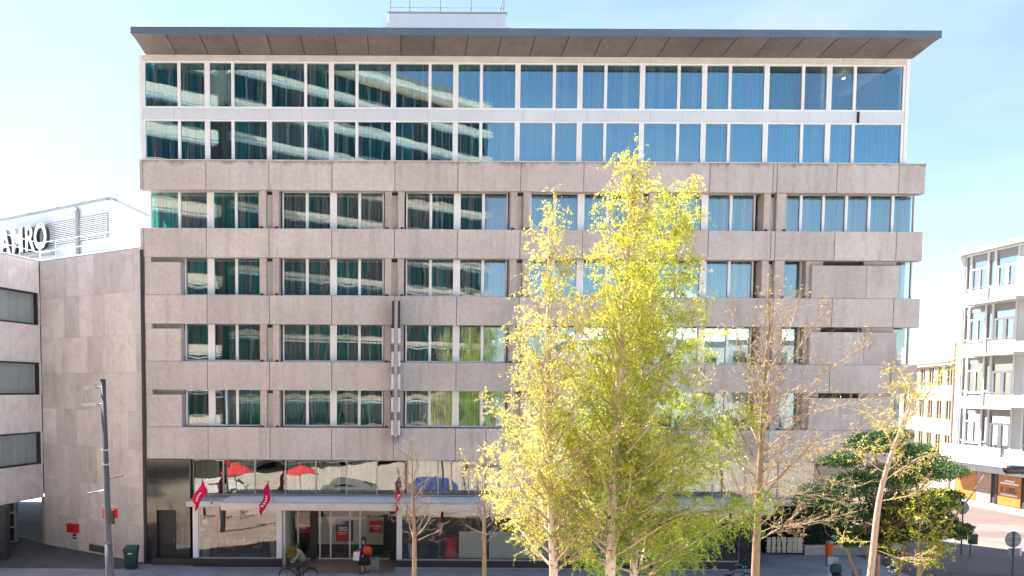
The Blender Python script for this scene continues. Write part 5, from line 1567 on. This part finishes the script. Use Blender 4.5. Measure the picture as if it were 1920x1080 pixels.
# wheelie bin
def wheelie(x, y, s, rot, lab, grp):
    e = empty('wheelie_bin', (0, 0, 0), lab, 'bin', grp)
    mb = MB()
    a, b_ = .22*s, .29*s
    mb.add([(-a, -a, .06), (a, -a, .06), (a, a*1.1, .06), (-a, a*1.1, .06), (-b_, -b_, .92*s), (b_, -b_, .92*s), (b_, b_*1.15, .92*s), (-b_, b_*1.15, .92*s)],
           [(3,2,1,0),(4,5,6,7),(0,1,5,4),(1,2,6,5),(2,3,7,6),(3,0,4,7)])
    bd = mb.build('body', M_GREEN, e)
    MB().box(-b_-.015, b_+.015, -b_-.02, b_*1.15, .86*s, .915*s).build('rim', M_GREEN, bd)
    c = b_ + .02
    MB().add([(-c, -c-.03, .925*s), (c, -c-.03, .925*s), (c, c*1.15, .985*s), (-c, c*1.15, .985*s), (-c*.9, -c*.8, .985*s), (c*.9, -c*.8, .985*s), (c*.9, c*.95, 1.04*s), (-c*.9, c*.95, 1.04*s)],
             [(3,2,1,0),(4,5,6,7),(0,1,5,4),(1,2,6,5),(2,3,7,6),(3,0,4,7)]).build('lid', M_GREEN, e)
    MB().tube([(-.2, c*1.2, .95*s), (.2, c*1.2, .95*s)], .018, 6).build('handle', M_GREEN, e)
    MB().box(-.09, .09, -b_*0.9 - .018, -b_*0.9, .72*s, .77*s).build('sticker', M_PRINT, bd)
    for sx in (-1, 1):
        MB().prism([(.1*math.cos(t*PI/7), .1*math.sin(t*PI/7)) for t in range(14)], (sx*.2, a, .1), (0,1,0), (0,0,1), (sx,0,0), .05).build('wheel', M_BLACK, e)
    e.location = (x, y, 0); e.rotation_euler = (0, 0, rot)
wheelie(-12.75, 36.95, 1.05, 0.12, 'dark green wheelie bin standing against the pale stone wall', 'wheelie bins')
wheelie(25.2, 39.6, 1.0, -0.3, 'dark green bin standing on the plaza beside the leaning tree', 'wheelie bins')
# red box on the stone wall
e = empty('wall_letter_box', P1 + u1*2.75 + n1*0.05, 'red letter box with a blue and white notice on the stone wall', 'letter box')
q0 = 8.45 - 6.12
MB().obox(P1, u1, UPV, n1, q0, q0 + 0.72, 0.95, 1.35, 0.006, 0.26).build('box', M_RED, e)
MB().obox(P1, u1, UPV, n1, q0 - 0.02, q0 + 0.74, 1.352, 1.40, 0.006, 0.3).build('hood', M_RED, e)
MB().obox(P1, u1, UPV, n1, q0 + 0.1, q0 + 0.62, 0.50, 0.94, 0.006, 0.03).build('notice', M_PRINT, e)
MB().obox(P1, u1, UPV, n1, q0 + 0.18, q0 + 0.52, 0.56, 0.86, 0.031, 0.034).build('notice_print', M_NAVY, e)
MB().obox(P1, u1, UPV, n1, q0 + 0.28, q0 + 0.50, 0.66, 0.72, 0.0345, 0.037).build('notice_mark', M_PRINT, e)
MB().obox(P1, u1, UPV, n1, q0 + 0.1, q0 + 0.62, 0.02, 0.49, 0.006, 0.02).build('base_plate', M_CORNICE, e)
# round sign backs
def round_sign(cx, cy_, cz, r, lab, plate):
    e = empty('road_sign', (cx, cy_, 0), lab, 'road sign', 'round road signs seen from behind')
    MB().tube([(cx, cy_, 0), (cx, cy_, cz + r*1.05)], 0.035, 8).build('post', M_POLE, e)
    sg = MB().prism([(r*math.cos(t*PI/14), r*math.sin(t*PI/14)) for t in range(28)], (cx, cy_ + 0.04, cz), (1,0,0), (0,0,1), (0,1,0), 0.025).build('sign_face', M_SIGNB, e)
    MB().box(cx - r*0.9, cx + r*0.9, cy_ + 0.02, cy_ + 0.039, cz + r*0.3, cz + r*0.4).build('bracket', M_STEEL, sg)
    MB().box(cx - r*0.9, cx + r*0.9, cy_ + 0.02, cy_ + 0.039, cz - r*0.4, cz - r*0.3).build('bracket', M_STEEL, sg)
    if plate:
        p = MB().box(cx - 0.18, cx + 0.36, cy_ + 0.04, cy_ + 0.06, cz - r - 0.36, cz - r - 0.04).build('sub_plate', M_SIGNB, e)
        MB().box(cx + 0.30, cx + 0.37, cy_ + 0.03, cy_ + 0.039, cz - r - 0.36, cz - r - 0.04).build('plate_edge', M_WHITE, p)
round_sign(29.8, 41.2, 2.5, 0.35, 'round sign seen from behind on the plaza, next to the evergreen', False)
round_sign(26.1, 33.0, 2.38, 0.34, 'round sign with a small plate seen from behind at the right edge', True)
e = empty('litter_bin', (29.95, 40.6, 0), 'small dark litter bin on a post beyond the evergreen', 'bin')
p = at(1820, 1010, 40.6)
MB().tube([(p.x, 40.6, 0), (p.x, 40.6, 1.3)], 0.03, 6).build('post', M_POLE, e)
MB().pbox(p.x - 0.17, p.x + 0.17, 40.3, 40.56, p.z - 0.25, p.z + 0.28, 0.02).build('bin_body', M_GREEN, e)
e = empty('litter_bin', (21.2, 38.6, 0), 'bright orange litter bin on a post by the hedge', 'bin')
p = at(1553, 1028, 38.6)
MB().tube([(p.x, 38.72, 0), (p.x, 38.72, p.z + 0.35)], 0.035, 8).build('post', M_POLE, e)
MB().lathe([(0.12, -0.32), (0.17, -0.28), (0.18, 0.25), (0.15, 0.3)], 16, (p.x, 38.5, p.z)).build('bin_body', M_ORANGE, e, smooth=False)
MB().lathe([(0.19, 0.302), (0.19, 0.36), (0.0, 0.42)], 16, (p.x, 38.5, p.z)).build('bin_cap', M_STEEL, e)
# street lamp whose head reaches in from the right
e = empty('street_lamp', (21.2, 25.0, 0), 'dark street lamp head reaching in at the right edge', 'street lamp')
p = at(1882, 880, 25)
MB().tube([(21.3, 25, 0), (21.3, 25, p.z + 0.1)], [0.09, 0.06], 10).build('post', M_DARK, e)
MB().tube([(21.3, 25, p.z + 0.02), (p.x + 0.85, 25, p.z - 0.02)], 0.05, 8).build('arm', M_DARK, e)
MB().tube([(p.x, 25, p.z - 0.0), (p.x + 0.06, 25, p.z), (p.x + 0.25, 25, p.z), (p.x + 0.9, 25, p.z - 0.03)], [0.06, 0.12, 0.14, 0.12], 14).build('lamp_head', M_DARK, e, smooth=True)
MB().box(p.x + 0.1, p.x + 0.8, 24.93, 25.07, p.z - 0.16, p.z - 0.135).build('lamp_glass', M_GLASS_D, e)

# bicycles
def bicycle(lab, loc, rot, paint, basket=False, grp='bicycles'):
    e = empty('bicycle', (0, 0, 0), lab, 'bicycle', grp)
    for x in (-0.53, 0.53):
        t = MB()
        pts = [(x + .33*math.cos(k*PI/12), 0, .35 + .33*math.sin(k*PI/12)) for k in range(25)]
        w = t.tube(pts, .018, 6, False).build('wheel', M_BLACK, e)
        sp = MB()
        for k in range(10):
            sp.tube([(x, 0, .35), (x + .31*math.cos(k*PI/5), 0, .35 + .31*math.sin(k*PI/5))], .003, 3)
        sp.build('spokes', M_STEEL, w)
        MB().tube([(x + .36*math.cos(k*PI/10 + 0.3), 0, .35 + .36*math.sin(k*PI/10 + 0.3)) for k in range(8)], .02, 4).build('mudguard', paint, e)
    fr = MB()
    B, S, Hh, R, Fk = (-.08, 0, .3), (-.25, 0, .82), (.36, 0, .85), (-.53, 0, .35), (.53, 0, .35)
    for a, b in ((B, S), (S, (.38, 0, .78)), (B, (.40, 0, .7)), (B, R), (S, R), ((.34, 0, .95), Fk)):
        fr.tube([a, b], .016, 6)
    fr.build('frame', paint, e)
    MB().add([(-.42, -.09, .90), (-.42, .09, .90), (-.1, .02, .91), (-.1, -.02, .91), (-.42, -.06, .95), (-.42, .06, .95), (-.12, .02, .94), (-.12, -.02, .94)],
             [(3,2,1,0),(4,5,6,7),(0,1,5,4),(1,2,6,5),(2,3,7,6),(3,0,4,7)]).build('saddle', M_BLACK, e)
    MB().tube([S, (-.28, 0, .91)], .014, 6).build('seat_post', M_STEEL, e)
    hb = MB().tube([(.15, -.29, 1.03), (.3, -.24, 1.06), (.35, -.1, 1.05), (.34, 0, 1.02), (.35, .1, 1.05), (.3, .24, 1.06), (.15, .29, 1.03)], .014, 6).tube([(.34, 0, .93), (.34, 0, 1.03)], .014, 6)
    hb.build('handlebar', M_STEEL, e)
    MB().tube([(-.08, -.1, .42), (-.08, -.1, .3), (-.08, .1, .3), (-.08, .1, .18)], .012, 5).build('crank', M_STEEL, e)
    MB().box(-.75, -.32, -.07, .07, .72, .74).build('carrier', M_DARK, e)
    if basket:
        k = MB()
        for i in range(7):
            for (xa, ya) in ((.45 + i*.05, -.17), (.45 + i*.05, .17), (.45, -.17 + i*.056), (.75, -.17 + i*.056)):
                k.tube([(xa, ya, .8), (xa, ya, 1.02)], .005, 3)
        k.tube([(.45, -.17, 1.02), (.75, -.17, 1.02), (.75, .17, 1.02), (.45, .17, 1.02), (.45, -.17, 1.02)], .01, 4)
        k.box(.45, .75, -.17, .17, .79, .80)
        k.build('basket', M_DARK, e)
    e.location = loc; e.rotation_euler = rot
    return e
CYP = at(560, 1080, 34.2)
bicycle('bicycle being ridden past the hotel entrance', (CYP.x, 34.2, 0), (0, 0, PI), M_DARK, grp='bicycles')
p = at(1382, 1078, 33.5); bicycle('dark parked bicycle at the foot of the budding tree', (p.x, 33.5, 0), (0, 0.0, 0.4), M_COATR)
p = at(1605, 1080, 32.5); bicycle('dark parked bicycle left of the leaning trunk', (p.x, 32.5, 0), (0, 0, 1.0), M_DARK, True)
p = at(1652, 1080, 31.0); bicycle('black parked bicycle with wide handlebars right of the leaning trunk', (p.x, 31.0, 0.0), (0, 0, 1.5), M_BLACK)
p = at(1192, 1080, 33.0); bicycle('parked bicycle between the birch trunks', (p.x + .3, 33.0, 0.0), (0, 0, 0.2), M_DARK)
# bicycles across the road, reflected in the shop glass
for i, x in enumerate((-15.5, -14.3, -12.9, -11.8, -10.4)):
    bicycle('bicycle in the rack across the road', (x, 23.1, 0.0), (0, 0, 1.2 + 0.1*i), M_DARK, grp='bicycles in the rack across the road')
# pale blue scooter
e = empty('scooter', (0, 0, 0), 'pale blue scooter with a teal bag on its seat beside the orange bin', 'scooter')
for x in (-.62, .62):
    MB().tube([(x + .19*math.cos(k*PI/9), 0, .22 + .19*math.sin(k*PI/9)) for k in range(19)], .05, 8, False).build('wheel', M_BLACK, e)
MB().prism([(-.95, .45), (-.75, .78), (-.1, .80), (0, .4), (.3, .3), (.45, .35), (.55, .98), (.62, .98), (.62, .3), (.3, .2), (-.5, .2), (-.85, .3)], (0, -.17, 0), (1,0,0), (0,0,1), (0,1,0), .34).build('body', M_PALEB, e)
MB().box(-.85, -.1, -.16, .16, .805, .88).build('seat', M_BLACK, e)
MB().tube([(.52, -.32, 1.05), (.58, 0, 1.08), (.52, .32, 1.05)], .018, 6).build('handlebar', M_DARK, e)
MB().box(.62, .66, -.12, .12, .8, .95).build('headlight', M_WHITE, e)
MB().grid(lambda u, v: (.62 - .12*v + .05*(1 - (2*u-1)**2), (u - .5)*.42, 1.0 + .45*v), 6, 4).build('windscreen', M_PALEB, e, smooth=True)
p = at(1566, 1080, 33.2)
e.location = (p.x, 33.2, 0); e.rotation_euler = (0, 0, 1.25)
e = empty('bag', (p.x, 33.2, .88), 'teal bag lying on the pale blue scooter', 'bag')
MB().lathe([(.05, 0.0), (.22, .02), (.26, .18), (.2, .36), (.06, .42)], 12, (p.x - .1, 33.0, .885), 1, .7).build('bag_body', M_TEALC, e, smooth=True)
MB().tube([(p.x - .25, 33.0, 1.25), (p.x - .1, 33.0, 1.42), (p.x + .05, 33.0, 1.25)], .014, 5).build('bag_strap', M_TEALC, e)

# ------------------------------------------------------------------ people
def skin_mesh(name, mat, parent, verts, edges, radii, sub=1, root=0):
    me = bpy.data.meshes.new(name)
    me.from_pydata(verts, edges, [])
    o = bpy.data.objects.new(name, me)
    COL.objects.link(o)
    sk = o.modifiers.new('Skin', 'SKIN')
    if not me.skin_vertices: 
        bpy.context.view_layer.objects.active = o
    for i, r in enumerate(radii):
        v = me.skin_vertices[0].data[i]
        v.radius = (r, r) if not hasattr(r, '__len__') else r
        v.use_root = (i == root)
    sb_ = o.modifiers.new('Sub', 'SUBSURF'); sb_.levels = sub; sb_.render_levels = sub
    dg = bpy.context.evaluated_depsgraph_get()
    m2 = bpy.data.meshes.new_from_object(o.evaluated_get(dg))
    m2.name = name
    m2.materials.clear(); m2.materials.append(mat)
    m2.polygons.foreach_set('use_smooth', [True] * len(m2.polygons))
    bpy.data.objects.remove(o); bpy.data.meshes.remove(me)
    o2 = bpy.data.objects.new(name, m2)
    return link(o2, parent)

def person(lab, pose, cloth_top, cloth_low, hairlen, skirt=False, shoes=M_BLACK):
    """pose: joint dict in local metres, facing +X"""
    J = pose
    e = empty('person', (0, 0, 0), lab, 'person')
    names = ['pelvis', 'waist', 'chest', 'neck', 'head0', 'head1',
             'shL', 'elL', 'wrL', 'haL', 'shR', 'elR', 'wrR', 'haR',
             'hipL', 'knL', 'anL', 'toL', 'hipR', 'knR', 'anR', 'toR']
    R = dict(pelvis=(.15, .11), waist=(.13, .10), chest=(.155, .11), neck=(.055, .055), head0=(.085, .075), head1=(.09, .075),
             shL=.06, elL=.042, wrL=.03, haL=.035, shR=.06, elR=.042, wrR=.03, haR=.035,
             hipL=.085, knL=.058, anL=.04, toL=.035, hipR=.085, knR=.058, anR=.04, toR=.035)
    idx = {n: i for i, n in enumerate(names)}
    ed = [('pelvis','waist'),('waist','chest'),('chest','neck'),('neck','head0'),('head0','head1'),
          ('chest','shL'),('shL','elL'),('elL','wrL'),('wrL','haL'),('chest','shR'),('shR','elR'),('elR','wrR'),('wrR','haR'),
          ('pelvis','hipL'),('hipL','knL'),('knL','anL'),('anL','toL'),('pelvis','hipR'),('hipR','knR'),('knR','anR'),('anR','toR')]
    skin_mesh('body', M_SKIN, e, [J[n] for n in names], [(idx[a], idx[b]) for a, b in ed], [R[n] for n in names], 2)
    # clothing follows the same skeleton, slightly fuller
    tn = ['pelvis', 'waist', 'chest', 'neck0', 'shL', 'elL', 'wrL', 'shR', 'elR', 'wrR']
    JJ = dict(J); JJ['neck0'] = tuple((Vector(J['chest'])*0.45 + Vector(J['neck'])*0.55))
    RT_ = dict(pelvis=(.18, .14), waist=(.165, .13), chest=(.18, .135), neck0=(.08, .08), shL=.085, elL=.065, wrL=.048, shR=.085, elR=.065, wrR=.048)
    ti = {n: i for i, n in enumerate(tn)}
    te = [('pelvis','waist'),('waist','chest'),('chest','neck0'),('chest','shL'),('shL','elL'),('elL','wrL'),('chest','shR'),('shR','elR'),('elR','wrR')]
    skin_mesh('jacket', cloth_top, e, [JJ[n] for n in tn], [(ti[a], ti[b]) for a, b in te], [RT_[n] for n in tn], 2)
    if skirt:
        P = Vector(J['pelvis'])
        mb = MB()
        mb.lathe([(.19, .14), (.22, 0.0), (.27, -.25), (.31, -.5), (.30, -.505)], 18, P, 1.0, .85)
        for i, v in enumerate(mb.v):
            k = i % 18
            if v[2] < P.z - .1: mb.v[i] = (v[0] + .02*math.sin(k*2.1), v[1] + .02*math.cos(k*2.6), v[2])
        mb.build('skirt', cloth_low, e, smooth=True)
    ln_ = ['pelvis', 'hipL', 'knL', 'anL', 'hipR', 'knR', 'anR']
    li = {n: i for i, n in enumerate(ln_)}
    le = [('pelvis','hipL'),('hipL','knL'),('knL','anL'),('pelvis','hipR'),('hipR','knR'),('knR','anR')]
    RL = dict(pelvis=(.165, .13), hipL=.10, knL=.075, anL=.055, hipR=.10, knR=.075, anR=.055)
    skin_mesh('tights' if skirt else 'trousers', M_BLACK if skirt else cloth_low, e, [J[n] for n in ln_], [(li[a], li[b]) for a, b in le], [(r if not skirt or n == 'pelvis' else r*0.72) for n, r in ((n, RL[n]) for n in ln_)], 2)
    for s in 'LR':
        A = Vector(J['an'+s]); B = Vector(J['to'+s])
        d = (B - A); d.z = 0; d.normalize()
        MB().obox(Vector((A.x, A.y, B.z - .035)), d, UPV, Vector((-d.y, d.x, 0)), -.07, .19, 0, .075, -.045, .045).build('shoe', shoes, e)
    h = Vector(J['head1'])
    f = (Vector(J['head0']) - Vector(J['neck'])).normalized()
    hair = MB()
    hair.lathe([(.0, -.12), (.085, -.10), (.112, 0.0), (.10, .07), (.055, .115), (.0, .125)], 14, (h.x - .025, h.y, h.z + .02), 1.0, .88)
    if hairlen > .05:
        hair.lathe([(.035, -hairlen), (.085, -hairlen*.7), (.10, -.06), (.09, .02), (.0, .06)], 12, (h.x - .075, h.y, h.z), .75, 1.0)
    hair.build('hair', M_HAIR, e, smooth=True)
    # face
    for s in (-1, 1):
        MB().lathe([(.0, -.01), (.01, 0), (.0, .01)], 6, (h.x + .078, h.y + s*.032, h.z - .01)).build('eye', M_BLACK, e)
        MB().lathe([(.0, -.03), (.014, -.01), (.014, .015), (.0, .03)], 6, (h.x - .005, h.y + s*.083, h.z - .02)).build('ear', M_SKIN, e)
    MB().add([(h.x+.078, h.y-.012, h.z-.05), (h.x+.078, h.y+.012, h.z-.05), (h.x+.105, h.y, h.z-.045), (h.x+.08, h.y, h.z-.005)], [(0,1,2),(0,2,3),(1,3,2)]).build('nose', M_SKIN, e)
    MB().box(h.x+.072, h.x+.084, h.y-.022, h.y+.022, h.z-.078, h.z-.068).build('mouth', M_REDBAG, e)
    for s in 'LR':
        w = Vector(J['wr'+s]); g = Vector(J['ha'+s]); d = (g - w).normalized()
        sd = d.cross(Vector((0, 1, 0))); sd = sd.normalized() if sd.length > .1 else Vector((1, 0, 0))
        for q in range(4):
            o_ = g + sd * (-.03 + q*.02) + d*.01
            MB().tube([o_, o_ + d*.035 , o_ + d*(.06 - abs(q-1.4)*.006) + Vector((0, .012 * (1 if s == 'R' else -1), 0))], [.0095, .009, .007], 5).build('finger', M_SKIN, e)
        MB().tube([w + d*.03 + sd*-.03, w + d*.05 + sd*-.055, w + d*.075 + sd*-.06], [.011, .0105, .008], 5).build('thumb', M_SKIN, e)
    return e
stand = dict(pelvis=(0, 0, .92), waist=(.0, 0, 1.06), chest=(.02, 0, 1.27), neck=(.03, 0, 1.44), head0=(.05, 0, 1.52), head1=(.06, 0, 1.60),
             shL=(.01, .19, 1.36), elL=(-.02, .25, 1.10), wrL=(.12, .24, .92), haL=(.17, .235, .87),
             shR=(.01, -.19, 1.36), elR=(.0, -.25, 1.12), wrR=(.2, -.2, 1.05), haR=(.27, -.19, 1.05),
             hipL=(.0, .09, .88), knL=(.14, .09, .5), anL=(.10, .09, .1), toL=(.26, .09, .04),
             hipR=(.0, -.09, .88), knR=(.0, -.09, .48), anR=(-.2, -.09, .13), toR=(-.07, -.09, .04))
WP = (-1.62, 36.3)
w_ = person('dark haired woman in a long black skirt walking past the entrance', stand, M_COATR, M_COATD, .32, True)
w_.location = (WP[0], WP[1], 0); w_.rotation_euler = (0, 0, PI + 0.35)
e = empty('shoulder_bag', (WP[0] + .12, WP[1] - .25, .95), 'red bag carried at the back of the walking woman', 'bag')
MB().lathe([(.10, 0), (.20, .03), (.22, .2), (.17, .36), (.05, .4)], 14, (WP[0] + .15, WP[1] - .22, .93), 1, .55).build('bag_body', M_REDBAG, e, smooth=True)
MB().tube([(WP[0] + .05, WP[1] - .25, 1.3), (WP[0] + .04, WP[1] - .2, 1.42), (WP[0] - .08, WP[1] + .12, 1.4)], .015, 5).build('bag_strap', M_REDBAG, e)
e = empty('carrier_bag', (WP[0] - .36, WP[1] + .1, .6), 'white carrier bag held by the walking woman', 'bag')
MB().add([(-.17, -.06, 0), (.17, -.06, 0), (.17, .06, 0), (-.17, .06, 0), (-.15, -.03, .38), (.15, -.03, .38), (.15, .03, .38), (-.15, .03, .38)], [(3,2,1,0),(4,5,6,7),(0,1,5,4),(1,2,6,5),(2,3,7,6),(3,0,4,7)]).build('bag_body', M_WHITEC, e, loc=e.location + Vector((0, -.12, .02)))
MB().tube([(WP[0] - .44, WP[1] - .02, 1.0), (WP[0] - .36, WP[1] - .02, 1.07), (WP[0] - .28, WP[1] - .02, 1.0)], .01, 5).build('bag_handle', M_WHITEC, e)
ride = dict(pelvis=(-.25, 0, 1.02), waist=(-.2, 0, 1.16), chest=(-.08, 0, 1.36), neck=(-.0, 0, 1.52), head0=(.04, 0, 1.59), head1=(.06, 0, 1.67),
            shL=(-.05, .19, 1.43), elL=(.08, .26, 1.2), wrL=(.2, .27, 1.08), haL=(.22, .27, 1.07),
            shR=(-.05, -.19, 1.43), elR=(.08, -.26, 1.2), wrR=(.2, -.27, 1.08), haR=(.22, -.27, 1.07),
            hipL=(-.22, .1, .98), knL=(.13, .11, .82), anL=(-.06, .11, .48), toL=(.08, .11, .44),
            hipR=(-.22, -.1, .98), knR=(.06, -.11, .62), anR=(-.1, -.11, .24), toR=(.04, -.11, .2))
c_ = person('cyclist in a grey green coat and dark jeans riding past the entrance', ride, M_GREYC, M_DENIM, 0.0)
c_.location = (CYP.x, 34.2, 0); c_.rotation_euler = (0, 0, PI)
far_ = dict(stand)
f_ = person('distant pedestrian in a blue top and jeans on the plaza', far_, M_TEALC, M_DENIM, 0.0)
p = at(1665, 1013, 47.0)
f_.location = (p.x, 47.0, 0); f_.rotation_euler = (0, 0, 1.9)
